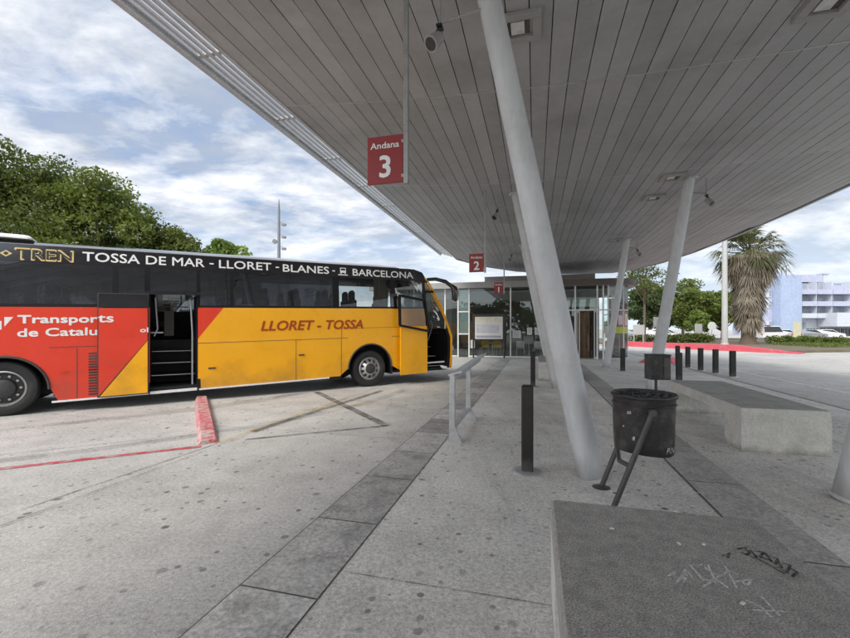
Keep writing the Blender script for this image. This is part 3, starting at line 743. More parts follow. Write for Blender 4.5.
for k in range(16): z = .26+k*.052; strip(b, 1.19, 1.345, z, z+.028, .006)
b.build('engine_vent', M['b_black'], bus)
# upper side: lower rail, letter band, pillars, panes
b = MB()
side(b, S_END, 2.15, lambda s: 2.76, lambda s: ZG, 0); side(b, 2.15, 3.06, lambda s: 2.76, lambda s: ZG, 0); side(b, 3.06, 8.5, lambda s: 2.74, lambda s: ZG, 0)
b.add([bp(8.5, 2.7), bp(8.98, 2.7), bp(8.78, 3.0), bp(8.5, 3.08)], [(0, 1, 2, 3)])
band = b.build('letter_band', M['b_black'], bus)
b = MB(); side(b, S_END, 2.15, lambda s: ZW, lambda s: 2.0, 0); b.build('window_sill', M['b_matt'], bus)
b = MB(); side(b, 3.06, 8.84, lambda s: ZW, lambda s: 1.99, 0); b.build('window_sill', M['b_matt'], bus)
pil = [(-3.3, -3.2), (-1.05, -.97), (1.55, 1.65), (2.08, 2.17), (3.01, 3.08), (3.66, 3.74), (6.06, 6.22), (7.72, 7.86), (8.76, 8.84)]
for a, c in pil:
    b = MB(); strip(b, a, c, 1.99 if a != 2.08 and a != 3.01 else .2, 2.76, .006); b.build('window_pillar', M['b_matt'], bus)
b = MB(); strip(b, 2.08, 3.08, 2.21, 2.28, .008); b.build('door_header', M['b_black'], bus)
for a, c, z0, m in ((-3.2, -1.05, 2., 'b_glass'), (-.97, 1.55, 2., 'b_glass'), (1.65, 2.08, 2., 'b_glass'), (2.17, 3.01, 2.28, 'b_glass'), (3.08, 3.66, 1.99, 'b_glass'), (3.74, 6.06, 1.99, 'b_glass'), (6.22, 7.72, 1.99, 'b_glass_front'), (7.86, 8.76, 1.99, 'b_glass_front')):
    b = MB(); b.quad(bp(a, z0, -.004), bp(c, z0, -.004), bp(c, 2.76, -.004), bp(a, 2.76, -.004)); b.build('window_pane', M[m], bus)
# far side windows
b = MB(); b.quad((S_END, 2.45, .4), (9.5, 2.45, .4), (9.5, 2.45, ZW+KB*9.5), (S_END, 2.45, ZW+KB*S_END)); b.quad((-3.2, .2, 2.98), (8.5, .2, 3.02+KB*8.5), (8.5, 2.3, 3.02+KB*8.5), (-3.2, 2.3, 2.98)); b.build('inner_lining', M['b_dark'], bus)
b = MB()
def fp(s, z): return (s, 2.5-yo(z), z+KB*s)
for a, c in ((-3.3, -2.9), (-.2, 0), (2.2, 2.4), (4.6, 4.8), (6.9, 7.1), (8.6, 8.9)): b.quad(fp(a, ZW), fp(a, 2.76), fp(c, 2.76), fp(c, ZW))
b.quad(fp(S_END, 2.76), fp(S_END, ZG), fp(8.9, ZG), fp(8.9, 2.76)); b.build('far_window_frame', M['b_black'], bus)
for a, c, m in ((-2.9, -.2, 'b_glass'), (0, 2.2, 'b_glass'), (2.4, 4.6, 'b_glass'), (4.8, 6.9, 'b_glass'), (7.1, 8.6, 'b_glass_front')):
    b = MB(); b.quad(fp(a, ZW), fp(a, 2.76), fp(c, 2.76), fp(c, ZW)); b.build('window_pane', M[m], bus)
# nose: loft of rounded plan outlines
LV = [(.16, 10.05), (.7, 10.09), (1.1, 10.08), (1.34, 9.99), (1.7, 9.83), (2.16, 9.58), (2.5, 9.36), (2.72, 9.19), (2.9, 8.98), (3.0, 8.78), (3.06, 8.56)]
def outline(z, sf):
    w0, w1 = yo(z), 2.5-yo(z); rc = .26; pts = [(sf-.34, w0)]
    for i in range(7): a = PI/2*i/6; pts.append((sf-.20-rc*.55+rc*.75*math.sin(a)-.02, w0+rc*(1-math.cos(a))))
    m0 = pts[-1][0]
    for i in range(1, 10):
        t = i/10; pts.append((m0+.17*math.sin(PI*t), w0+rc+(w1-w0-2*rc)*t))
    for i in range(6, -1, -1): a = PI/2*i/6; pts.append((sf-.20-rc*.55+rc*.75*math.sin(a)-.02, w1-rc*(1-math.cos(a))))
    pts.append((sf-.34, w1)); return pts
rows = []
for z, sf in LV:
    k = max(0, (z-2.5)/.55); rows.append([(s, y, z+KB*s+.12*k*k*math.sin(PI*max(0, min(1, (y-.1)/2.3)))) for s, y in outline(z, sf)])
nc = len(rows[0]); low = MB(); gls = MB(); pilr = MB(); top = MB()
for i in range(len(rows)-1):
    for k in range(nc-1):
        q = (rows[i][k], rows[i][k+1], rows[i+1][k+1], rows[i+1][k])
        if k == 0 and i < 8: continue
        tgt = low if i < 3 else (top if i >= 7 else (pilr if k <= 4 or k >= nc-6 else gls))
        tgt.quad(*q)
low.build('front_panel', M['b_yel'], bus, True); gls.build('windscreen', M['b_screen'], bus)
b = MB()
for i in range(3):
    for k in range(1, nc-1): b.quad(*[(q[0]-.05, max(.05, min(2.45, q[1])), q[2]) for q in (rows[i][k], rows[i][k+1], rows[i+1][k+1], rows[i+1][k])])
b.build('nose_lining', M['b_dark'], bus)
pilr.build('windscreen_pillar', M['b_yel'], bus, True); top.build('roof_front', M['b_black'], bus, True)
b = MB()
for y in (.45, 2.05): b.tube([(10.02, y, .95), (10.1, y, .95)], [.13, .12], 16)
b.build('headlight', M['lamp_glass'], bus, True)
b = MB(); b.quad((9.82, .4, 1.2+.22), (9.82, 2.1, 1.2+.22), (8.9, 2.2, 1.42), (8.9, .9, 1.42)); b.bb(8.85, 9.55, 1.0, 2.3, 1.0, 1.5); b.build('dashboard', M['b_dark'], bus)
# roof
S = [S_END, -2, 0, 2, 4, 6, 7.5, 8.0, 8.3, 8.6]; b = MB(); rr = []
for s in S:
    e = ZG if s < 8.2 else (3.07 if s < 8.5 else 3.05)
    y0 = yo(e); row = []
    for i in range(13):
        t = i/12; cr = .17 if s < 7.6 else .17-.05*(s-7.6)
        row.append((s, y0+(2.5-2*y0)*t, e+KB*s+cr*(1-abs(2*t-1)**3.2)))
    rr.append(row)
for i in range(len(S)-1):
    for k in range(12): b.quad(rr[i][k], rr[i+1][k], rr[i+1][k+1], rr[i][k+1])
b.build('roof', M['b_black'], bus, True)
b = MB(); b.tube([(s, yo(ZG)-.004, ZG+KB*s+.004) for s in S[:-2]], .008, 8); b.build('roof_gutter', M['b_grey'], bus, True)
b = MB(); b.bevbox(-3.0, .35, .16, 2.34, 3.2, 3.275, .05); b.build('air_conditioner', M['b_white'], bus)
# middle door: parked leaf and stairwell
b = MB()
def leaf(mb, s0, s1, z0, z1, out, th=.035, mi=0): mb.add([bp(s0, z0, out), bp(s1, z0, out), bp(s1, z1, out), bp(s0, z1, out), bp(s0, z0, out-th), bp(s1, z0, out-th), bp(s1, z1, out-th), bp(s0, z1, out-th)], [(0, 1, 2, 3), (0, 4, 5, 1), (1, 5, 6, 2), (2, 6, 7, 3), (3, 7, 4, 0), (7, 6, 5, 4)], mi)
OUT = .10
S0, S1 = 1.33, 2.15
leaf(b, S0, S1, .2, 2.215, OUT, .05); mdoor = b.build('middle_door', M['b_seal'], bus)
b = MB(); b.poly([bp(S0+.02, .23, OUT+.004), bp(S1-.02, 1.28, OUT+.004), bp(S1-.02, ZW-.02, OUT+.004), bp(S0+.02, ZW-.02, OUT+.004)]); b.build('red_panel', M['b_red'], mdoor)
b = MB(); b.poly([bp(S0+.04, .22, OUT+.004), bp(S1-.02, .22, OUT+.004), bp(S1-.02, 1.265, OUT+.004)]); b.build('yellow_panel', M['b_yel'], mdoor)
b = MB(); b.quad(bp(S0+.02, ZW, OUT+.004), bp(S1-.02, ZW, OUT+.004), bp(S1-.02, 2.2, OUT+.004), bp(S0+.02, 2.2, OUT+.004)); b.build('door_glass', M['b_black'], mdoor)
b = MB(); T = lambda x, y: bp(2.17-.16+x, 1.44+y, OUT+.007); text(b, 'ol', T, .13, .09, .05); b.build('lettering', M['b_white'], mdoor)
b = MB()
for k in range(4): b.bb(2.17, 3.01, .15+.24*k, 1.1, .24+.245*k+.05, .27+.245*k+.05)
b.quad((2.165, .02, .25), (2.165, 1.15, .25), (2.165, 1.15, 2.3), (2.165, .02, 2.3)); b.quad((3.02, .02, .25), (3.02, 1.15, .25), (3.02, 1.15, 2.3), (3.02, .02, 2.3)); b.quad((2.16, 1.12, .2), (3.02, 1.12, .2), (3.02, 1.12, 1.3), (2.16, 1.12, 1.3))
b.quad((2.16, .02, .24), (3.02, .02, .24), (3.02, 1.2, .24), (2.16, 1.2, .24))
b.build('stairwell', M['b_dark'], bus)
for k in range(4):
    b = MB(); b.bb(2.19, 2.99, .135+.24*k, .15+.24*k, .31+.245*k, .322+.245*k); b.build('step_nosing', M['rim'], bus)
b = MB(); b.tube([bp(2.93, .3, -.05), bp(2.93, 1.4, -.06), bp(2.90, 2.1, -.12)], .018, 10); b.build('handrail', M['b_grey'], bus, True)
b = MB(); b.tube([bp(2.24, 1.35, -.06), bp(2.3, 1.5, -.1), bp(2.26, 2.15, -.1)], .016, 10); b.bb(2.18, 2.4, .05, .09, 1.46, 1.49); b.build('handrail', M['b_grey'], bus, True)
b = MB(); b.bb(2.42, 2.88, .55, .59, 2.03, 2.05); b.bb(2.42, 2.6, .6, .7, 1.4, 1.95); b.build('grab_shelf', M['b_seal'], bus)
# front door leaf, swung out and back
FO = .16
b = MB(); leaf(b, 7.93, 8.80, .10, 1.44, FO, .05); fdoor = b.build('front_door', M['b_yel'], bus)
fr = [(7.90, 1.47), (8.84, 1.29), (8.72, 2.17), (7.90, 2.30)]
b = MB()
for (a, c) in zip(fr, fr[1:]+fr[:1]):
    b.bar(bp(*a, FO+.005), bp(*c, FO+.005), .06, .07, up=(0, 1, 0))
b.build('window_frame', M['b_matt'], fdoor)
b = MB(); b.poly([bp(*p, FO-.01) for p in fr]); b.build('door_glass', M['b_glass_front'], fdoor)
b = MB(); strip(b, 7.70, 7.9, 1.99, 2.36, .03); b.build('corner_window_frame', M['b_black'], bus)
# front entrance
b = MB()
for k in range(3): b.bb(8.84, 9.5, .2+.26*k, 1.1, .28+.27*k+.15, .31+.27*k+.15)
b.quad((8.84, .02, .33), (9.7, .02, .33), (9.7, 1.1, .33), (8.84, 1.1, .33)); b.quad((8.84, 1.1, .3), (9.6, 1.1, .3), (9.6, 1.1, 1.4), (8.84, 1.1, 1.4)); b.quad((8.84, .03, .3), (8.84, 1.1, .3), (8.84, 1.1, 1.5), (8.84, .03, 1.5))
b.quad((9.56, .28, .3), (9.56, 1.1, .3), (9.56, 1.1, 1.4), (9.56, .28, 1.4))
b.build('front_steps', M['b_dark'], bus)
for k in range(3):
    b = MB(); b.bb(8.88, 9.48, .185+.26*k, .198+.26*k, .445+.27*k, .46+.27*k); b.build('step_nosing', M['rim'], bus)
b = MB(); strip(b, 8.9, 9.5, .34, .385, .01); b.build('entrance_sill', M['b_white'], bus)
b = MB(); b.bar(bp(8.84, 2.44, .0), bp(9.13, 2.44, .0), .05, .06); b.bar(bp(8.84, 2.0, 0), bp(8.80, 2.75, 0), .06, .06); b.build('entrance_frame', M['b_matt'], bus)
b = MB(); b.tube([bp(9.76, .22, .0), bp(9.77, 1.12, .0), bp(9.66, 1.4, .0), bp(9.42, 1.95, .0), bp(9.16, 2.44, .0), bp(9.0, 2.7, .0), bp(8.86, 2.84, .0)], [.028, .028, .026, .024, .024, .022, .02], 8); b.build('door_pillar', M['b_yel'], bus, True)
b = MB(); b.poly([bp(8.84, 2.46, -.01), bp(9.12, 2.46, -.01), bp(8.96, 2.72, -.01), bp(8.84, 2.72, -.01)]); b.build('quarter_window', M['b_glass_front'], bus)
b = MB(); b.tube([bp(9.05, 1.0, -.2), bp(9.25, 1.45, -.25), bp(9.2, 1.6, -.3)], .015, 8); b.build('handrail', M['b_grey'], bus, True)
# mirror
b = MB(); mp_ = [(8.94, .1, 3.0), (9.18, -.02, 3.02), (9.45, -.14, 2.95), (9.66, -.2, 2.8)]
b.tube(mp_, [.05, .055, .06, .06], 12); mir = b.build('mirror_arm', M['b_black'], bus, True)
b = MB(); b.tube([(9.62, -.2, 2.84), (9.70, -.22, 2.76), (9.74, -.22, 2.60), (9.73, -.22, 2.42), (9.71, -.22, 2.38)], [.06, .1, .11, .1, .05], 12); b.build('mirror_head', M['b_black'], mir, True)
# lettering on the dark band
def word(txt, s0, s1, z, h, mat, out=.003, bold=.02, shear=0., name='lettering', par=None, label=None, sl=0.0):
    b = MB(); text(b, txt, lambda x, y: bp(s0+x, z+y+sl*x, out), s1-s0, h, bold, shear); o = b.build(name, mat, par or bus)
    if label: o['label'] = label
word('TOSSA DE MAR', 1.09, 3.16, 2.83, .178, M['b_white']); word('-', 3.26, 3.34, 2.90, .028, M['b_white'])
word('LLORET', 3.45, 4.56, 2.83, .178, M['b_white']); word('-', 4.66, 4.74, 2.90, .028, M['b_white'])
word('BLANES', 4.83, 5.97, 2.82, .178, M['b_white']); word('-', 6.06, 6.13, 2.89, .028, M['b_white'])
word('BARCELONA', 6.62, 8.47, 2.81, .178, M['b_white'])
word('LLORET - TOSSA', 4.32, 6.87, 1.41, .225, M['b_dred'], bold=.045, shear=.22)
word('Transpor', .205, 1.325, 1.605, .182, M['b_white'], bold=.045)
word('ts', 1.345, 1.58, 1.648, .13, M['b_white'], out=OUT+.007, bold=.045, par=mdoor)
word('de Catalu', .20, 1.32, 1.405, .145, M['b_white'], bold=.045)
# little road pictogram after BLANES: front view of a coach on a line
b = MB(); z0 = 2.80
def rq(s0, s1, za, zb_, mi=0, o=.004): b.quad(bp(s0, za, o), bp(s1, za, o), bp(s1, zb_, o), bp(s0, zb_, o), mi)
rq(6.27, 6.43, z0+.07, z0+.20); rq(6.29, 6.41, z0+.13, z0+.18, 1, .006); rq(6.28, 6.31, z0+.04, z0+.07); rq(6.39, 6.42, z0+.04, z0+.07); rq(6.22, 6.48, z0+.0, z0+.025)
b.build('pictogram', [M['b_white'], M['b_black']], bus)
# white wedge and coach pictogram before Transports
b = MB(); b.poly([bp(.03, 1.76, .003), bp(.03, 1.59, .003), bp(.145, 1.76, .003)]); b.build('white_wedge', M['b_white'], bus)
b = MB()
def ro(s0, s1, za, zb_, t=.022):
    for q in ((s0, s1, za, za+t), (s0, s1, zb_-t, zb_), (s0, s0+t, za+t, zb_-t), (s1-t, s1, za+t, zb_-t)): b.quad(bp(q[0], q[2], .003), bp(q[1], q[2], .003), bp(q[1], q[3], .003), bp(q[0], q[3], .003))
ro(-.28, -.005, 1.54, 1.69); 
b.quad(bp(-.28, 1.61, .003), bp(-.03, 1.61, .003), bp(-.03, 1.628, .003), bp(-.28, 1.628, .003)); b.quad(bp(-.2, 1.48, .003), bp(-.06, 1.48, .003), bp(-.06, 1.52, .003), bp(-.2, 1.52, .003)); b.quad(bp(-.2, 1.71, .003), bp(-.04, 1.73, .003), bp(-.04, 1.75, .003), bp(-.2, 1.73, .003))
b.build('pictogram', M['b_white'], bus)
# gold outlined lettering at the rear
def outline_word(txt, s0, s1, z, h):
    word(txt, s0, s1, z, h, M['gold'], out=.003, bold=.06, name='gold_lettering'); b = MB(); text(b, txt, lambda x, y: bp(s0+.018+x, z+.018+y, .005), s1-s0-.036, h-.036, .02); b.build('lettering_fill', M['lamp_dark'], bus)
outline_word('TREN', .15, .95, 2.80, .205); outline_word('BUS', -.85, -.09, 2.80, .205)
b = MB(); b.poly([bp(.03, 2.96, .003), bp(-.05, 2.90, .003), bp(.03, 2.84, .003), bp(.11, 2.90, .003)]); b.build('gold_lozenge', M['gold'], bus)
b = MB(); b.poly([bp(.03, 2.935, .005), bp(-.01, 2.90, .005), bp(.03, 2.865, .005), bp(.07, 2.90, .005)]); b.build('lozenge_fill', M['lamp_dark'], bus)
# wheels
def wheel(s, rear, y0=.05, flip=1):
    t = bpy.data.objects.new('wheel', None); COL.objects.link(t); t.parent = bus; t.location = (s, y0, .49)
    b = MB(); f = flip
    pr = [(.30, .02), (.33, -.01), (.40, -.02), (.46, -.005), (.485, .03), (.485, .24), (.46, .28), (.32, .28)]
    b.lathe([(r_, h*f) for r_, h in pr], 40, axis='y'); b.build('tyre', M['tyre'], t, True)
    b = MB()
    if rear:
        b.lathe([(.315, -.005*f), (.295, -.015*f), (.28, .02*f), (.27, .12*f)], 40, axis='y'); b.build('rim', M['rim'], t, True)
        b = MB(); b.lathe([(.27, .12*f), (.17, .10*f), (.16, .0*f), (.10, -.03*f), (0, -.03*f)], 36, axis='y')
        b.build('hub', M['rim_dark'], t, True)
        b = MB()
        for k in range(10): a = 2*PI*k/10; b.lathe([(.03, 0), (.02, -.03*f), (0, -.03*f)], 8, (.215*math.cos(a), .10*f, .215*math.sin(a)), 'y')
        b.build('wheel_nuts', M['rim'], t)
    else:
        b.lathe([(.305, -.0*f), (.285, -.012*f), (.265, .02*f), (.25, .05*f), (.17, -.03*f), (.14, -.05*f)], 40, axis='y'); b.build('rim', M['rim'], t, True)
        b = MB(); b.lathe([(.14, -.05*f), (.13, -.075*f), (.08, -.1*f), (0, -.1*f)], 24, axis='y'); b.build('hub', M['rim_dark'], t, True)
        b = MB()
        for k in range(10): a = 2*PI*(k+.5)/10; b.disc((.213*math.cos(a), .0*f-.0, .213*math.sin(a)), .036, 12, 'y')
        for i, (x, y, z) in enumerate(b.v): b.v[i] = (x, .05-.08*(.25-math.hypot(x, z))/.08-.008, z)
        b.build('hand_hole', M['b_dark'], t)
wheel(0, True); wheel(7.09, False)
wheel(0, True, 2.45, -1); wheel(7.09, False, 2.45, -1)
b = MB(); b.tube([(0, .3, .49), (0, 2.2, .49)], .1, 10); b.tube([(7.09, .3, .49), (7.09, 2.2, .49)], .08, 10); b.build('axle', M['b_dark'], bus)
# seats, curtain
def seat(s, y):
    b = MB(); b.bevbox(s-.09, s+.05, y, y+.44, 1.7, 2.2, .04); b.bevbox(s-.09, s+.04, y+.09, y+.35, 2.19, 2.44, .05); b.bevbox(s-.02, s+.45, y, y+.44, 1.55, 1.72, .03)
    b.v = [(x, yy, z+KB*s) for x, yy, z in b.v]
    b.build('passenger_seat', M['seat'], bus, bevel=.02)
for s in (-2.6, -1.8, -1.0, -.2, .6, 1.4, 3.75, 4.5, 5.25, 6.0, 6.75):
    for y in (.2, .68): seat(s, y)
for s in (-2.6, -1., .6, 2.2, 3.75, 5.25, 6.75): seat(s, 1.75)
seat(8.2, 1.7)
b = MB()
for k in range(7): b.tube([(7.28+.05*k, .13+.012*(k % 2), 2.0+.17), (7.28+.05*k, .15+.012*(k % 2), 2.92)], .03, 8)
b.build('curtain', M['curtain'], bus, True)
b = MB()
for k in range(5): b.tube([(3.95+.05*k, .15+.012*(k % 2), 2.12), (3.95+.05*k, .17+.012*(k % 2), 2.84)], .03, 8)
b.build('curtain', M['curtain'], bus, True)

# ------------------------------------------------------------------ station building
st = thing('station_building', 'glass fronted bus station pavilion with flat eaves beyond the coach', 'building', W(0, 18), ROT)
ZF0, ZF1 = 3.70, 4.08
def corner(r_, v0, n=10): return [(v0+r_*math.sin(PI/2*i/n), r_-r_*math.cos(PI/2*i/n)) for i in range(n+1)]
V_L, V_R, DEP = -9.5, 4.1, 9.
eave = [(V_L-.3, -.35), (.3, -.35)]+[(x, y-.35) for x, y in corner(1.5, V_R-1.1)]+[(V_R+.4, DEP)]
b = MB(); n = len(eave)
for i in range(n-1): 
    (a, c), (d, e) = eave[i], eave[i+1]; b.quad((a, c, ZF0+.06), (d, e, ZF0+.06), (d, e, ZF1), (a, c, ZF1), 0 if i == 0 else 1)
b.poly([(x, y, ZF1) for x, y in eave]+[(V_L-.3, DEP, ZF1)]); b.poly([(x, y, ZF0+.06) for x, y in eave][::-1]+[(V_L-.3, DEP, ZF0+.06)])
b.build('eaves', [M['fascia'], M['fascia_brown']], st)
b = MB(); b.bb(-3.4, 2.6, 1.6, 6, ZF1-.01, ZF1+.5); b.build('roof_plant_housing', M['fascia'], st)
b = MB(); b.bb(V_L, V_R-.1, .0+.8, DEP, .012, .03); b.build('floor', M['inside_wall'], st)
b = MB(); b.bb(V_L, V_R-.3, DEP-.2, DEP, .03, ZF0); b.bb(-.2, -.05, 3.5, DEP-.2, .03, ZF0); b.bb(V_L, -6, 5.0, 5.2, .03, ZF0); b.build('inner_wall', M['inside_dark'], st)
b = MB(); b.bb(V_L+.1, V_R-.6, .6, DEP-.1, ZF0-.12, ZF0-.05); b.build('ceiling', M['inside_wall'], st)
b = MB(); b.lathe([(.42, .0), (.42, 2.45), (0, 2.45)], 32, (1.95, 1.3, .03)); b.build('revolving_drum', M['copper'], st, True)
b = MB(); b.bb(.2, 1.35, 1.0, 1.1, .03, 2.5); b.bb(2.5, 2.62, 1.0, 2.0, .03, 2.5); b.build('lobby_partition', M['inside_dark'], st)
b = MB(); b.bb(.6, 2.45, .25, .32, 2.7, 3.2); b.build('bulkhead', M['bulkhead'], st)
b = MB(); b.bb(-4.63, -4.10, .05, .07, 1.32, 2.46); b.build('frosted_panel', M['frosted'], st)
b = MB(); b.bb(-4.63, -4.10, .05, .07, 2.54, 3.7); b.build('frosted_panel', M['frosted'], st)
# glazing
mv = [-9.4, -7.2, -5.4, -4.67, -4.06, -1.83, .55, 1.43, 2.49, 2.77]
for v in mv:
    b = MB(); b.bb(v-.035, v+.035, -.045, .045, .0, ZF0+.06); b.build('mullion', M['frame'], st)
for v0, v1, z in ((-4.67, -4.06, 2.5), (-4.67, -4.06, 1.28), (.55, 2.77, 2.52), (2.77, 3.0, 2.52), (-9.4, -4.7, .06), (-4.06, .5, .06)):
    b = MB(); b.bb(v0+.036, v1-.036, -.04, .04, z-.035, z+.035); b.build('transom', M['frame'], st)
for v0, v1 in zip(mv, mv[1:]+[3.0]):
    b = MB()
    if v0 == 1.43: b.quad((v0, 0, 2.55), (v1, 0, 2.55), (v1, 0, ZF0), (v0, 0, ZF0))
    else: b.quad((v0+.03, 0, .02), (v1-.03, 0, .02), (v1-.03, 0, ZF0+.06), (v0+.03, 0, ZF0+.06))
    b.build('glass_pane', M['glass'], st)
cp = [(x, y) for x, y in corner(1.1, 3.0, 14)]+[(V_R, 3.2), (V_R, 5.4), (V_R, DEP)]
b = MB()
for (a, c), (d, e) in zip(cp, cp[1:]): b.quad((a, c, .02), (d, e, .02), (d, e, ZF0+.06), (a, c, ZF0+.06))
b.build('corner_glass', M['corner_glass'], st, True)
for (x, y) in (cp[0], cp[7], cp[14], (V_R, 3.2), (V_R, 5.4)):
    b = MB(); b.bb(x-.03, x+.03, y-.03, y+.03, 0, ZF0+.06); b.build('mullion', M['frame'], st)
for z in (2.52, .05):
    b = MB(); b.tube([(x, y, z) for x, y in cp], .03, 6); b.build('transom', M['frame'], st)
# automatic door leaves stand open
for v in (1.58, 2.42):
    b = MB()
    for q in ((v-.08, v-.04), (v+.04, v+.08)): b.bb(q[0], q[1], .06, .10, .03, 2.48)
    b.bb(v-.04, v+.04, .06, .10, .03, .12); b.bb(v-.04, v+.04, .06, .10, 2.4, 2.48); b.build('door_leaf', M['frame'], st)
# notices on the curved corner
def on_corner(a0, a1, z0, z1, mat, name, par=st, out=.012, n=6):
    b = MB()
    for i in range(n):
        q0, q1 = a0+(a1-a0)*i/n, a0+(a1-a0)*(i+1)/n; r_ = 1.1+out
        P = [(3.0+r_*math.sin(q), 1.1-r_*math.cos(q)) for q in (q0, q1)]
        b.quad((*P[0], z0), (*P[1], z0), (*P[1], z1), (*P[0], z1))
    return b.build(name, mat, par)
def A(px):  # angle on the corner from its sine
    return math.asin(max(0, min(1, px)))
on_corner(A(.30), A(.70), .98+.35, 1.3+.35, M['paper_lime'], 'lime_band', out=.008); 
on_corner(A(.73), A(.97), 1.33, 1.65, M['paper_lime'], 'lime_band', out=.008)
for a0, a1, z0, z1 in ((.42, .66, 1.72, 2.3), (.74, .93, 1.68, 2.38)):
    f = on_corner(A(a0), A(a1), z0, z1, M['paper_pink'], 'notice'); on_corner(A(a0+.03), A(a1-.02), z0+.06, z1-.06, M['paper'], 'notice_sheet', f, .016)
    for k in range(5): on_corner(A(a0+.06), A(a1-.05), z0+.12+k*.085, z0+.15+k*.085, M['paper_grey'], 'print_line', f, .02, 3)
b = MB()
def cw(q0): return lambda x, y: (3.0+1.116*math.sin(q0+x), 1.1-1.116*math.cos(q0+x), 2.52+y)
text(b, 'S', cw(A(.44)), .2, .34, .05); text(b, 'B', cw(A(.78)), .3, .34, .05)
b.build('lettering', M['maroon'], st)
b = MB()
for k in range(3): a = A(.80)+.1*k; P = [(3+1.116*math.sin(q), 1.1-1.116*math.cos(q)) for q in (a, a+.06)]; b.quad((*P[0], 2.42), (*P[1], 2.42), (*P[1], 2.48), (*P[0], 2.48))
b.build('small_print', M['maroon'], st)
for v0, v1, z0, z1 in ((-1.72, -1.3, 1.08, 1.46), (-.97, -.72, 1.25, 1.62), (-.58, -.28, 1.25, 1.62), (-3.98, -3.75, .5, .95), (2.84, 2.98, 1.1, 1.7), (.62, .95, 1.25, 1.8)):
    b = MB(); b.quad((v0, -.012, z0), (v1, -.012, z0), (v1, -.012, z1), (v0, -.012, z1)); f = b.build('notice', M['paper'], st)
    b = MB()
    for k in range(4): zz = z0+(z1-z0)*(.18+.2*k); b.quad((v0+.05, -.016, zz), (v1-.05, -.016, zz), (v1-.05, -.016, zz+.04), (v0+.05, -.016, zz+.04))
    b.build('print_line', M['paper_grey'], f)
b = MB(); b.quad((2.86, -.014, .55), (2.96, -.014, .55), (2.96, -.014, .95), (2.86, -.014, .95)); b.build('sticker', M['paper_pink'], st)
# map board standing outside
mb_ = thing('notice_board', 'dark framed route map board standing in front of the station glass', 'notice board', W(-2.95, 17.55), ROT)
b = MB()
for x in (-.80, .82): b.bb(x-.04, x+.04, -.04, .04, 0, 2.35)
b.bb(-.76, .78, -.05, .05, 2.24, 2.34); b.bb(-.76, .78, -.04, .04, .93, 1.0); b.build('frame', M['lamp_dark'], mb_)
b = MB(); b.bb(-.72, .74, -.03, .03, 1.02, 2.2); pn = b.build('panel', M['paper'], mb_)
b = MB(); rr = random.Random(5)
for k in range(12):
    x = -.62+.1*k
    for j in range(5):
        z = 1.36+.09*j; h_ = rr.uniform(.02, .06); b.quad((x, -.034, z), (x+rr.uniform(.03, .085), -.034, z), (x+.05, -.034, z+h_), (x, -.034, z+h_))
b.build('map_print', M['paper_blue'], pn)
b = MB(); b.quad((-.68, -.033, 1.95), (.45, -.033, 1.95), (.45, -.033, 2.14), (-.68, -.033, 2.14)); b.quad((.52, -.033, 1.9), (.68, -.033, 1.9), (.68, -.033, 2.1), (.52, -.033, 2.1)); b.build('map_header', pm('map_header', (.62, .55, .42), .7), pn)
b = MB(); b.quad((-.66, -.034, 1.08), (.66, -.034, 1.08), (.66, -.034, 1.2), (-.66, -.034, 1.2)); b.build('map_footer', M['paper_grey'], pn)
# cafe furniture inside
def make_chair(mat):
    t = thing('cafe_chair', '', 'chair', (0, 0, 0), 0, 'cafe chairs inside the station')
    b = MB(); b.bevbox(-.22, .22, -.21, .21, .43, .47, .015); b.build('seat', mat, t); b = MB(); b.bevbox(-.22, .22, .17, .21, .5, .86, .012); b.build('backrest', mat, t)
    for x, y in ((-.19, -.18), (.19, -.18), (-.19, .18), (.19, .18)): b = MB(); b.tube([(x*1.1, y*1.1, 0), (x, y, .43)], .014, 6); b.build('leg', M['frame'], t)
    for x in (-.17, .17): b = MB(); b.tube([(x, .19, .46), (x, .19, .52)], .012, 6); b.build('back_post', M['frame'], t)
    return t
ch = make_chair(M['chair_yellow']); ch.location = W(-3.35, 19.0, .03); ch.rotation_euler.z = ROT+.4+PI; ch['label'] = 'yellow cafe chair inside the glass, left one under the map board'
dup(ch, W(-2.55, 19.1, .03), ROT-.3+PI, label='yellow cafe chair inside the glass, right one under the map board')
cw_ = make_chair(M['chair_white']); cw_.location = W(-1.35, 19.0, .03); cw_.rotation_euler.z = ROT+PI; cw_['label'] = 'white cafe chair inside the glass, left one right of the map board'
dup(cw_, W(-.45, 19.0, .03), ROT+PI+.2, label='white cafe chair inside the glass, right one before the leaning columns')
def make_table():
    t = thing('cafe_table', '', 'table', (0, 0, 0), ROT, 'cafe tables inside the station')
    b = MB(); b.lathe([(0, .70), (.42, .70), (.42, .735), (0, .735)], 20); b.build('tabletop', M['chair_white'], t); b = MB(); b.tube([(0, 0, .02), (0, 0, .70)], .035, 10); b.build('leg', M['frame'], t); b = MB(); b.lathe([(0, .03), (.22, .025), (.24, 0)], 16); b.build('base', M['frame'], t); return t
tb = make_table(); tb.location = W(-2.95, 19.7, .03); tb['label'] = 'round cafe table inside behind the yellow chairs'
dup(tb, W(-.9, 19.8, .03), label='round cafe table inside behind the white chairs')

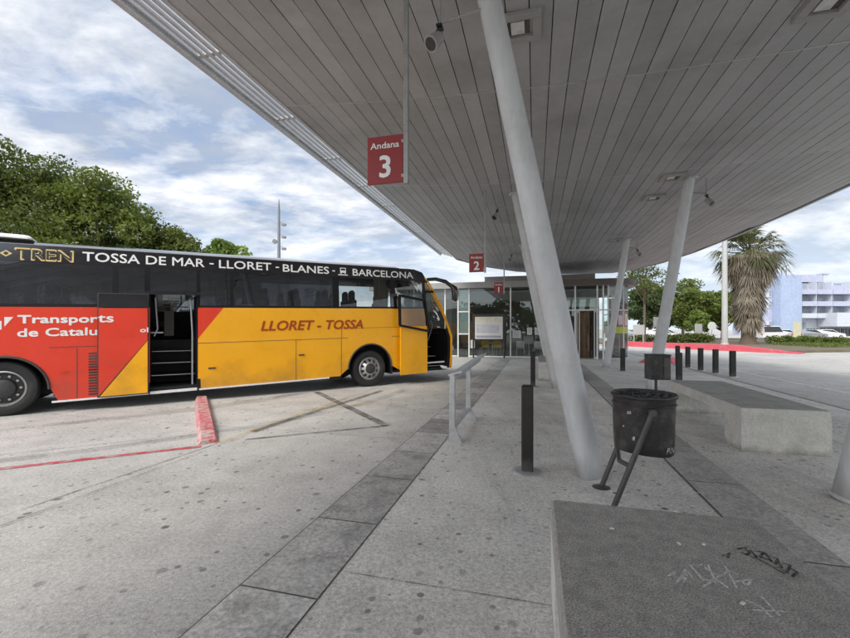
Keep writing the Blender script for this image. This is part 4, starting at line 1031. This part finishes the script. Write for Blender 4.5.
# ------------------------------------------------------------------ vegetation
def leaves(centers, size, rng, flat=.0, asp=.55):
    n = len(centers); d = rng.normal(size=(n, 3)); d /= np.linalg.norm(d, axis=1)[:, None]; d[:, 2] *= (1-flat); d /= np.linalg.norm(d, axis=1)[:, None]
    e = rng.normal(size=(n, 3)); e -= d*(e*d).sum(1)[:, None]; e /= np.linalg.norm(e, axis=1)[:, None]
    L = (size*rng.uniform(.6, 1.4, n))[:, None]; Wd = L*asp
    V = np.stack([centers-d*L*.5, centers+e*Wd*.5, centers+d*L*.5, centers-e*Wd*.5], 1).reshape(-1, 3)
    return V, np.arange(4*n).reshape(n, 4)
def tree(name, label, loc, h, rad, seed, nclump, nleaf, size, mat, trunk_h=.3, group=None, squash=.8, tr=.18, cr=.30):
    rng = np.random.default_rng(seed); t = thing(name, label, 'tree', loc, 0, group)
    cz = h*(trunk_h+(1-trunk_h)*.5); hz = h*(1-trunk_h)*.5
    C = []
    while len(C) < nclump:
        p = rng.uniform(-1, 1, 3); r_ = np.linalg.norm(p)
        if .35 < r_ < 1: C.append(p*np.array([rad*(1-.25*max(0, p[2])), rad*(1-.25*max(0, p[2])), hz*squash/.8*.92])*rng.uniform(.82, 1.05)+np.array([0, 0, cz]))
    C = np.array(C); b = MB()
    lean = rng.normal(size=2)*.03*h
    tp = [(0, 0, -.1), (lean[0]*.4, lean[1]*.4, h*trunk_h*.6), (lean[0], lean[1], h*trunk_h*1.15)]
    b.tube(tp, [tr*1.3, tr, tr*.8], 10)
    for c in C[:: max(1, nclump//16)]:
        m_ = np.array([lean[0], lean[1], h*trunk_h*rng.uniform(.85, 1.2)]); q = (m_+c)/2+np.array([0, 0, -.04*h])
        b.tube([tuple(m_), tuple(q), tuple(c)], [tr*.5, tr*.3, tr*.1], 6)
    b.build('trunk', M['bark'], t, True)
    per = nleaf//nclump; pts = []
    for c in C:
        s_ = cr*rad*rng.uniform(.7, 1.3); d = rng.normal(size=(per, 3)); d /= np.linalg.norm(d, axis=1)[:, None]
        pts.append(c+d*(s_*rng.uniform(.35, 1.08, per)**.6)[:, None]*np.array([1.15, 1.15, .72]))
    V, F = leaves(np.concatenate(pts), size, rng)
    np_mesh('crown', V, F, mat, t); return t
TG = 'trees behind the coach'
tree('broadleaf_tree', 'tallest broad tree at the left picture edge behind the coach', (-21.4, 20.5, 0), 10.9, 3.9, 1, 60, 43000, .175, M['leaf_a'], .3, TG)
tree('broadleaf_tree', 'broad tree behind the coach roof, second from the left edge', (-16.4, 21.0, 0), 9.5, 2.9, 2, 60, 37000, .175, M['leaf_b'], .3, TG)
tree('broadleaf_tree', 'tree behind the coach at the right end of the tall group', (-13.9, 22.5, 0), 7.5, 2.1, 3, 50, 26000, .17, M['leaf_a'], .3, TG)
tree('broadleaf_tree', 'low light green treetop just above the coach roof near the letters LLORET', (-11.2, 23, 0), 6.6, 1.6, 4, 26, 6000, .24, M['leaf_c'], .3, TG, tr=.1)
RG = 'trees beyond the road on the right'
tree('broadleaf_tree', 'dark tree just right of the station corner beyond the road', (32.5, 60, 0), 8.2, 3.6, 11, 40, 9000, .42, M['leaf_d'], .2, RG)
tree('broadleaf_tree', 'dark green tree behind the far litter bin and its column', (38.4, 66, 0), 8.2, 3.6, 12, 40, 8000, .42, M['leaf_d'], .2, RG)
tree('broadleaf_tree', 'tallest tree between the right column and the palm, behind the others', (43.5, 70, 0), 9.6, 4.0, 13, 44, 9000, .45, M['leaf_b'], .2, RG)
tree('broadleaf_tree', 'wide bushy green tree left of the palm', (36.6, 56, 0), 7.1, 3.3, 14, 40, 9000, .38, M['leaf_b'], .18, RG)
tree('broadleaf_tree', 'bushy green tree directly behind the tall lamp post', (39.4, 55, 0), 7.2, 3.0, 15, 40, 9000, .38, M['leaf_b'], .18, RG)
tree('young_tree', 'small fresh green young tree on the island verge', (31.3, 47.5, 0), 4.0, 1.25, 16, 22, 3000, .24, M['leaf_c'], .3, RG, tr=.05)
tree('broadleaf_tree', 'sparse tree top showing over the station roof corner', (22.2, 42, 0), 8.6, 2.6, 17, 22, 2600, .22, M['leaf_a'], .55, RG, tr=.12)
# far wood closing the horizon
rng = np.random.default_rng(5); n = 26000
xs = rng.uniform(-260, 60, n); hh = 5.5+2.2*np.sin(xs*.13)+1.5*np.sin(xs*.41+1); ys = 150+rng.uniform(0, 25, n)
V, F = leaves(np.stack([xs, ys, np.abs(rng.uniform(0, 1, n)**.7*hh)], 1), 1.5, rng); tag(np_mesh('far_wood', V, F, M['leaf_d']), kind='stuff')
n = 24000; xs = rng.uniform(-120, 160, n); hh = 7+2.5*np.sin(xs*.17)+1.5*np.sin(xs*.5+1)
V, F = leaves(np.stack([xs, -60-rng.uniform(0, 12, n), np.abs(rng.uniform(0, 1, n)**.7*hh)], 1), 1.2, rng); tag(np_mesh('far_wood', V, F, M['leaf_a']), kind='stuff')
# hedge shrubs on the island
def shrub(label, loc, rx, ry, h, seed, n, mat, size=.22, group='low shrubs on the planted island'):
    rng = np.random.default_rng(seed); t = thing('shrub', label, 'shrub', loc, 0, group); pts = []
    for k in range(14):
        c = np.array([rng.uniform(-rx, rx)*.8, rng.uniform(-ry, ry)*.8, h*.45]); d = rng.normal(size=(n//14, 3)); d /= np.linalg.norm(d, axis=1)[:, None]
        pts.append(c+d*np.array([rx*.34, ry*.4, h*.5])*rng.uniform(.3, 1.1, n//14)[:, None])
    P = np.concatenate(pts); P[:, 2] = np.abs(P[:, 2]); V, F = leaves(P, size, rng); np_mesh('foliage', V, F, mat, t)
    b = MB()
    for k in range(5): x = rng.uniform(-rx, rx)*.6; b.tube([(x, 0, 0), (x*1.1, .1, h*.6)], .025, 5)
    b.build('stem', M['bark'], t); return t
shrub('low shrub bank left of the young tree', (24.2, 43, .16), 2.6, 1.2, .9, 31, 2600, M['leaf_a'])
shrub('low shrub bank between the young tree and the tall lamp post', (28.6, 43, .16), 2.4, 1.2, 1.0, 32, 2600, M['leaf_a'])
shrub('low shrub bank at the foot of the palm, right side', (34.0, 38.6, .16), 2.4, 1.1, .8, 33, 2600, M['leaf_b'])
shrub('low spreading shrub right of the palm by the grass', (37.5, 38.5, .16), 2.2, 1.0, .65, 34, 2200, M['leaf_a'])
rng = np.random.default_rng(8); n = 16000
gx = rng.uniform(30, 85, n); gy = rng.uniform(0, 1, n); y0 = np.interp(gx, [30, 60, 95], [31.4, 35.4, 46.4]); y1 = np.interp(gx, [30, 36, 60, 95], [36, 41.5, 49.5, 59.5])
V, F = leaves(np.stack([gx, y0+(y1-y0)*gy, .17+rng.uniform(0, .22, n)], 1), .26, rng, -.5, .2); tag(np_mesh('verge_grass', V, F, M['leaf_b']), kind='stuff')
# palm with a skirt of dead fronds
pl = thing('palm_tree', 'fan palm with a thick skirt of dead fronds on the island across the road', 'palm tree', (29.6, 38, .1))
rng = np.random.default_rng(21); b = MB(); b.tube([(0, 0, 0), (0, 0, .6), (.05, 0, 5), (.1, 0, 8.3)], [.75, .55, .42, .35], 14); b.build('trunk', M['bark'], pl, True)
def fan(V, base, d, L, spread, nseg, rng, droop, wd):
    d = d/np.linalg.norm(d); up = np.array([0, 0, 1.]); x = np.cross(d, up); x /= np.linalg.norm(x)+1e-6; y = np.cross(x, d)
    for i in range(nseg):
        a = spread*(i/(nseg-1)-.5); q = d*math.cos(a)+x*math.sin(a)+y*rng.normal()*.08; l = L*(.72+.28*math.cos(a))*rng.uniform(.85, 1.1)
        p1 = base+q*l*.55; p2 = base+q*l+np.array([0, 0, -droop*l*rng.uniform(.6, 1.2)]); s_ = np.cross(q, y); s_ = s_/(np.linalg.norm(s_)+1e-6)*wd
        V += [base-s_*.3, base+s_*.3, p1+s_, p1-s_, p1-s_, p1+s_, p2+s_*.15, p2-s_*.15]
def fans(name, spec, mat):
    V = []
    for s_ in spec: fan(V, *s_)
    V = np.array(V); return np_mesh(name, V, np.arange(len(V)).reshape(-1, 4), mat, pl)
sp = []; stems = MB()
for k in range(76):
    az = rng.uniform(0, 2*PI); el = rng.uniform(-.75, 1.4); d = np.array([math.cos(az)*math.cos(el), math.sin(az)*math.cos(el), math.sin(el)])
    p0 = np.array([.1, 0, 8.3+rng.uniform(-.4, .4)]); pe = p0+d*rng.uniform(1.3, 2.3); stems.tube([tuple(p0), tuple((p0+pe)/2+np.array([0, 0, .1])), tuple(pe)], [.04, .03, .02], 5)
    sp.append((pe, d+np.array([0, 0, -.15]), rng.uniform(1.1, 1.7), 2.4, 15, rng, .4, .045))
stems.build('frond_stalk', M['palm_green'], pl); fans('green_frond', sp, M['palm_green'])
sp = []
for k in range(360):
    f = rng.uniform(0, 1)**.9; az = rng.uniform(0, 2*PI); z = 1.9+f*(5.8+1.0*math.sin(2*az+1)); out = .70+.55*f+.35*math.sin(3*az+4*f)*.3; d = np.array([math.cos(az)*.38, math.sin(az)*.38, -1.0])*1.
    p0 = np.array([math.cos(az)*out*.75, math.sin(az)*out*.75, z]); sp.append((p0, d+rng.normal(size=3)*.12, rng.uniform(.9, 1.5), 1.1, 9, rng, .1, .045))
for k in range(150):
    az = rng.uniform(0, 2*PI); el = rng.uniform(-1.1, .25); d = np.array([math.cos(az)*math.cos(el), math.sin(az)*math.cos(el), math.sin(el)])
    sp.append((np.array([.1, 0, 7.9])+d*rng.uniform(1.1, 1.9), d+np.array([0, 0, -.5]), rng.uniform(.9, 1.4), 1.9, 12, rng, .5, .05))
fans('dead_frond_skirt', sp, M['palm_dead'])

# ------------------------------------------------------------------ street furniture beyond
t = thing('lamp_post', 'tall pale lamp post beside the palm', 'lamp post', (26.0, 36.0, .1)); b = MB(); b.tube([(0, 0, 0), (0, 0, 9.2)], [.24, .19], 14); b.build('pole', M['pole_pale'], t, True)
b = MB(); b.tube([(0, 0, 0), (0, 0, .25)], [.34, .28], 14); b.build('base', M['pole_pale'], t, True); b = MB(); b.tube([(0, 0, 9.2), (-.3, -.2, 9.6), (-1.3, -.8, 9.8)], .06, 8); b.build('arm', M['pole_pale'], t, True); b = MB(); b.bevbox(-1.9, -1.2, -1.0, -.65, 9.75, 9.88, .04); b.build('lantern', M['lamp_grey'], t)
t = thing('street_lamp', 'thin distant street lamp with bent head among the trees', 'street lamp', (36.2, 58, 0)); b = MB(); b.tube([(0, 0, 0), (-.1, 0, 5.6), (-.5, 0, 6.6), (-1.0, 0, 6.75)], [.09, .07, .06, .05], 8); b.build('pole', M['pole_pale'], t, True); b = MB(); b.bevbox(-1.5, -.9, -.12, .12, 6.68, 6.82, .03); b.build('lantern', M['lamp_grey'], t)
t = thing('light_mast', 'tall slender mast with small floodlights rising behind the coach', 'mast', (-17.6, 50, 0)); b = MB(); b.tube([(0, 0, 0), (0, 0, 16.0), (0, 0, 17.2)], [.28, .13, .03], 10); b.build('mast', M['mast'], t, True)
for z in (14.1, 12.6, 11.2):
    b = MB(); b.tube([(0, 0, z+.3), (.35, 0, z+.3), (.42, 0, z)], .03, 6); b.tube([(.2, 0, z), (.85, 0, z)], .03, 6); br = b.build('bracket', M['mast'], t); b = MB(); b.bevbox(.4, .85, -.15, .15, z-.12, z+.14, .03); b.build('floodlight', M['mast'], br)
b = MB(); b.tube([(-.5, -.1, 12.1), (-.5, .1, 12.1)], .28, 14); b.bar((-.3, 0, 12.1), (0, 0, 12.1), .06, .06); b.build('dish', M['mast'], t)
def board(name, label, cat, loc, w_, z0, z1, mat, rz=0., poles=1, rnd=False):
    t = thing(name, label, cat, loc, rz); b = MB()
    for x in ([0] if poles == 1 else [-w_*.4, w_*.4]): b.tube([(x, .03, 0), (x, .03, z1-.05)], .045, 8)
    b.build('pole', M['pole_pale'], t)
    b = MB()
    if rnd: b.tube([(0, -.02, (z0+z1)/2), (0, .0, (z0+z1)/2)], (z1-z0)/2, 20)
    else: b.bevbox(-w_/2, w_/2, -.03, .01, z0, z1, .01)
    b.build('panel', mat, t); return t
board('road_sign', 'round white road sign left of the lamp post', 'sign', (31.8, 46, .1), .9, 1.3, 2.25, M['frame'], 0, 1, True)
board('marker_post', 'pale upright panel post between young tree and round sign', 'sign', (29.0, 44, .1), .8, .3, 2.0, M['pole_pale'])
board('information_board', 'wide pale board on posts right of the station corner', 'sign', (20.6, 40, .0), 1.1, 1.0, 1.95, M['pole_pale'], 0, 2)
board('information_board', 'small pale board half hidden behind the right leaning column', 'sign', (25.1, 45, .1), .7, 1.7, 2.75, M['pole_pale'])
board('totem_sign', 'narrow yellowish upright panel before the blue apartment tower', 'sign', (44.8, 50, .1), .95, .3, 2.3, pm('totem_yellow', (.55, .53, .38), .6))

# ------------------------------------------------------------------ cars
def make_car(name, label, loc, rz, mat, L=4.2, H=1.48, van=False):
    t = thing(name, label, 'van' if van else 'car', loc, rz, 'vehicles parked beyond the island'); h = L/2; w_ = .86
    if van: prof = [(-h, .3), (-h, 1.3), (-h+.08, H), (h-1.35, H), (h-.75, 1.1), (h-.1, .92), (h, .75), (h, .3)]; win = [(h-1.4, H-.12), (h-.85, 1.12), (-h+.3, 1.12), (-h+.3, H-.12)]
    else: prof = [(-h, .3), (-h, .75), (-h+.12, .92), (-h+.45, 1.38), (-h+.85, H), (.25, H), (1.05, .98), (h-.15, .85), (h, .65), (h, .3)]; win = [(.2, H-.08), (.92, .98), (-h+.35, .98), (-h+.6, 1.34), (-h+.95, H-.08)]
    b = MB(); n = len(prof); ins = [.0 if z < 1 else .14*(z-.95)/(H-.95) for x, z in prof]
    A_ = [(x, -w_+i, z) for (x, z), i in zip(prof, ins)]; B_ = [(x, w_-i, z) for (x, z), i in zip(prof, ins)]
    b.add(A_+B_, [tuple(range(n))[::-1], tuple(range(n, 2*n))]+[(i, (i+1) % n, n+(i+1) % n, n+i) for i in range(n)]); b.build('body', mat, t, bevel=.05)
    for sgn in (-1, 1):
        b = MB(); b.poly([(x, sgn*(w_+.012-.14*max(0, z-.95)/(H-.95)), z) for x, z in win]); b.build('side_window', M['car_glass'], t)
    b = MB(); x0, z0, x1, z1 = (h-1.33, H-.03, h-.78, 1.13) if van else (.31, H-.03, 1.0, 1.02); b.quad((x0, -w_+.2, z0), (x0, w_-.2, z0), (x1+.02, w_-.08, z1), (x1+.02, -w_+.08, z1)); b.build('windscreen', M['car_glass'], t)
    for x in (-h+.75, h-.8):
        for sgn in (-1, 1):
            q = bpy.data.objects.new('wheel', None); COL.objects.link(q); q.parent = t; q.location = (x, sgn*(w_-.08), .31)
            b = MB(); b.lathe([(.2, .1*sgn), (.31, .09*sgn), (.31, -.1*sgn), (.0, -.1*sgn)], 18, axis='y'); b.build('tyre', M['tyre'], q); b = MB(); b.lathe([(0, .1*sgn), (.2, .105*sgn)], 16, axis='y'); b.build('rim', M['rim'], q)
    b = MB()
    for sgn in (-1, 1): b.bb(h-.02, h+.02, sgn*.55-.16, sgn*.55+.16, .6, .74)
    b.build('headlight', M['lamp_glass'], t); b = MB()
    for sgn in (-1, 1): b.bb(-h-.02, -h+.03, sgn*.65-.12, sgn*.65+.12, .68, .9)
    b.build('tail_light', M['car_red'], t); return t
make_car('parked_car', 'silver car at the station corner beyond the red kerb', (28.6, 56, 0), .1, M['car_silver'])
make_car('parked_car', 'white car half hidden behind the right leaning column', (30.5, 53.5, 0), -.1, M['car_white'])
make_car('parked_car', 'white car among the trees left of the young tree', (33.6, 58, 0), .0, M['car_white'])
make_car('parked_van', 'white van with a red roof edge right behind the palm', (50.2, 60.5, .0), .25, M['car_white'], 4.6, 2.0, True)
make_car('parked_car', 'white car in front of the blue tower', (55.3, 64, .0), .2, M['car_white'])
make_car('parked_car', 'silver car right of the yellowish panel', (57.0, 61.5, .0), .1, M['car_silver'])
make_car('parked_car', 'white car farther right before the shop fronts', (62.0, 64, .0), .0, M['car_white'])
b = MB(); b.bb(48.2, 49.6, 59.3, 60.6, 2.001, 2.12); tag(b.build('roof_box', M['car_red'], None, bevel=.03), 'small red box on the roof of the white van by the palm', 'roof box')

# ------------------------------------------------------------------ apartment blocks
def XA(px, Y): return (px-425)*Y/415
def ZA(py, Y): return 1.55+(329-py)*Y/415
Y0 = 92.
ap = thing('apartment_block', 'blue and white apartment block with balconies right of the palm', 'apartment block', (XA(797, Y0), Y0, 0))
OX = XA(797, Y0)
def bx(name, px0, px1, py0, py1, mat, y0=0, d=10, par=ap, z0=None):
    b = MB(); b.bb(XA(px0, Y0)-OX, XA(px1, Y0)-OX, y0, y0+d, ZA(py0, Y0) if z0 is None else z0, ZA(py1, Y0)); return b.build(name, mat, par)
bx('tower_wall', 776, 797, 0, 276, M['apt_blue'], -1.2, 12, z0=0)
bx('wing_wall', 766, 776, 0, 272, M['apt_lilac'], 1.0, 9, z0=0)
bx('main_wall', 797, 905, 0, 283, M['apt_white'], 2.2, 10, z0=0)
bx('top_storey', 797, 831, 281, 273.5, M['apt_lilac'], 2.0, 9)
bx('top_storey', 833, 905, 292, 284.5, M['apt_lilac'], 1.6, 9)
bx('penthouse', 800, 816, 274, 268.5, M['apt_white'], 4, 5)
bx('chimney', 840.5, 846, 285, 272, M['apt_white'], 4, 1.5); bx('chimney_cap', 839.8, 846.7, 272, 271, M['apt_lilac'], 3.8, 1.9)
b = MB()
for px, py in ((789.5, 266), (794, 264)): b.tube([(XA(px, Y0)-OX, 2, ZA(277, Y0)), (XA(px, Y0)-OX, 2, ZA(py, Y0))], .08, 6)
b.bar((XA(788, Y0)-OX, 2, ZA(267, Y0)), (XA(796.5, Y0)-OX, 2, ZA(263.5, Y0)), .12, .12); b.bar((XA(792, Y0)-OX, 2, ZA(269.5, Y0)), (XA(797, Y0)-OX, 2, ZA(269.5, Y0)), .1, .1); b.build('aerial', M['mast'], ap)
for py in (290.5, 302.5, 314.5):
    for a, c in ((797.2, 817.5), (818, 833), (833.4, 852), (852.4, 872), (872.4, 905)):
        bx('balcony', a, c, py+3.5, py-1.2, M['apt_lilac'] if py != 314.5 else M['apt_white'], 0.0, 2.2)
        for k in range(2):
            x0 = a+(c-a)*(.08+.48*k); w_ = bx('window', x0, x0+(c-a)*.38, py-1.5, py-8.3, M['apt_win'], 2.1, .3)
            if (int(a)+k) % 3: bx('roller_blind', x0+.05, x0+(c-a)*.38-.05, py-4.6, py-8.3, M['apt_blind'], 2.06, .3, w_)
    for a in (817.75, 833.2, 852.2): bx('balcony_divider', a-.22, a+.22, py+3, py-9, M['apt_white'], .3, 2.0)
for py in (292, 303, 322): 
    w_ = bx('window', 769.5, 775, py+5 if py < 320 else py+3, py-3 if py < 320 else py-1, M['apt_blind'], .85, .3); bx('pane', 772.4, 774.6, py+4 if py < 320 else py+2.6, py-2 if py < 320 else py-.6, M['apt_win'], .8, .3, w_)
bx('shop_canopy', 826, 905, 326.5, 313, M['apt_white'], -2.5, 4.6)
for a, c in ((798, 806), (807, 814), (815.5, 827), (829, 834), (837, 849), (851, 868), (870, 900)):
    w_ = bx('shop_window', a, c, 339.8, 328.5 if a > 812 else 322, M['apt_dark'] if a > 812 else M['apt_win'], 2.0, .3)
    k = a+2.2
    while k < c-1: bx('glazing_bar', k-.18, k+.18, 339.8, 328.5 if a > 812 else 322, M['apt_white'], 1.9, .3, w_); k += 3.1
ap2 = thing('apartment_block', 'pale distant apartment block cut by the right picture edge behind the first', 'apartment block', (150, 140, 0))
b = MB(); b.bb(-25, 30, 0, 12, 0, 15); b.build('wall', M['apt_white'], ap2)
for i in range(4):
    for k in range(10): b = MB(); b.bb(-23+5*k, -20.5+5*k, -.1, .1, 1.5+3.5*i, 3.4+3.5*i); b.build('window', M['apt_win'], ap2)

# ------------------------------------------------------------------ light, sky, camera
SUN_EL = R(45); D = Vector((-.62, -.78, 0)).normalized()
sd = Vector((D.x*math.cos(SUN_EL), D.y*math.cos(SUN_EL), math.sin(SUN_EL)))
sun = bpy.data.lights.new('sun', 'SUN'); sun.energy = 2.6; sun.angle = R(20); sun.color = (1, .955, .885)
so = bpy.data.objects.new('sun', sun); COL.objects.link(so); so.rotation_euler = (-sd).to_track_quat('-Z', 'Y').to_euler(); so.location = (0, 0, 60)
wd = bpy.data.worlds.new('World'); scene.world = wd; wd.use_nodes = True; nt = wd.node_tree; bg = nt.nodes['Background']
sky = N(nt, 'ShaderNodeTexSky'); sky.sky_type = 'NISHITA'; sky.sun_disc = False; sky.sun_elevation = SUN_EL; sky.sun_rotation = math.atan2(D.x, D.y); sky.altitude = 50
tc = N(nt, 'ShaderNodeTexCoord'); sep = N(nt, 'ShaderNodeSeparateXYZ'); nt.links.new(tc.outputs['Generated'], sep.inputs[0])
zz = mth(nt, 'ADD', mth(nt, 'MAXIMUM', sep.outputs[2], 0.0), .16)
cmb = N(nt, 'ShaderNodeCombineXYZ'); nt.links.new(mth(nt, 'DIVIDE', sep.outputs[0], zz), cmb.inputs[0]); nt.links.new(mth(nt, 'DIVIDE', sep.outputs[1], zz), cmb.inputs[1])
mp = N(nt, 'ShaderNodeMapping'); mp.inputs['Rotation'].default_value = (0, 0, R(-28)); mp.inputs['Scale'].default_value = (1.0, 1.4, 1); mp.inputs['Location'].default_value = (3.4, 1.7, 0); nt.links.new(cmb.outputs[0], mp.inputs[0]); cc = mp.outputs[0]
def sn(scale, det, ro, dist=0.):
    n = N(nt, 'ShaderNodeTexNoise'); n.inputs['Scale'].default_value = scale; n.inputs['Detail'].default_value = det; n.inputs['Roughness'].default_value = ro; n.inputs['Distortion'].default_value = dist
    nt.links.new(cc, n.inputs['Vector']); return n.outputs['Fac']
n1, n2, n3 = sn(1.25, 9, .56, .25), sn(.55, 4, .5), sn(2.3, 9, .6, .4)
n4 = sn(5.2, 8, .62, .3)
white = ramp(nt, mth(nt, 'ADD', mth(nt, 'ADD', mth(nt, 'MULTIPLY', n1, .85), mth(nt, 'MULTIPLY', n2, .35)), mth(nt, 'MULTIPLY', n4, .38)), .71, .93)
dark = ramp(nt, mth(nt, 'ADD', mth(nt, 'MULTIPLY', n3, .75), mth(nt, 'MULTIPLY', n2, .35)), .46, .64)
SK = 0.123
veil = mixc(nt, .7, sky.outputs[0], (3.7, 4.8, 6.9))           # thin haze over the blue
c = mixc(nt, mth(nt, 'MULTIPLY', dark, .9), veil, (4.0, 4.55, 5.5))
c = mixc(nt, white, c, (9.6, 9.65, 9.8))
shade = ramp(nt, sn(1.9, 7, .6, .5), .5, .68)               # grey undersides within the white deck
c = mixc(nt, mth(nt, 'MULTIPLY', shade, .6), c, (4.2, 4.8, 5.8))
hz = ramp(nt, sep.outputs[2], .0, .26, .7, 0)
c = mixc(nt, hz, c, (7.8, 8.7, 9.5))
back = ramp(nt, mth(nt, 'ADD', mth(nt, 'MULTIPLY', sep.outputs[0], .55), sep.outputs[1]), .1, -.8, 1.0, 2.5)               # unseen sky behind the camera boosted, added fill light for under the canopy
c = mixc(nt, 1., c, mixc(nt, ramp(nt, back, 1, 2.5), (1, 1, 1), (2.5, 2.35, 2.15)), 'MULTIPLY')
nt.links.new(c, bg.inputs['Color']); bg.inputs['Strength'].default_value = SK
cam = bpy.data.cameras.new('camera'); co = bpy.data.objects.new('camera', cam); COL.objects.link(co); scene.camera = co
co.location = (0, 0, 1.55); co.rotation_euler = (R(90), 0, 0); cam.sensor_width = 36; cam.lens = 36*415/850; cam.shift_y = 10/850; cam.clip_start = .05; cam.clip_end = 2000
scene.view_settings.view_transform = 'Standard'; scene.view_settings.look = 'None'; scene.view_settings.exposure = 0
scene.cycles.max_bounces = 8; scene.cycles.transparent_max_bounces = 16; scene.cycles.diffuse_bounces = 4; scene.cycles.use_denoising = True
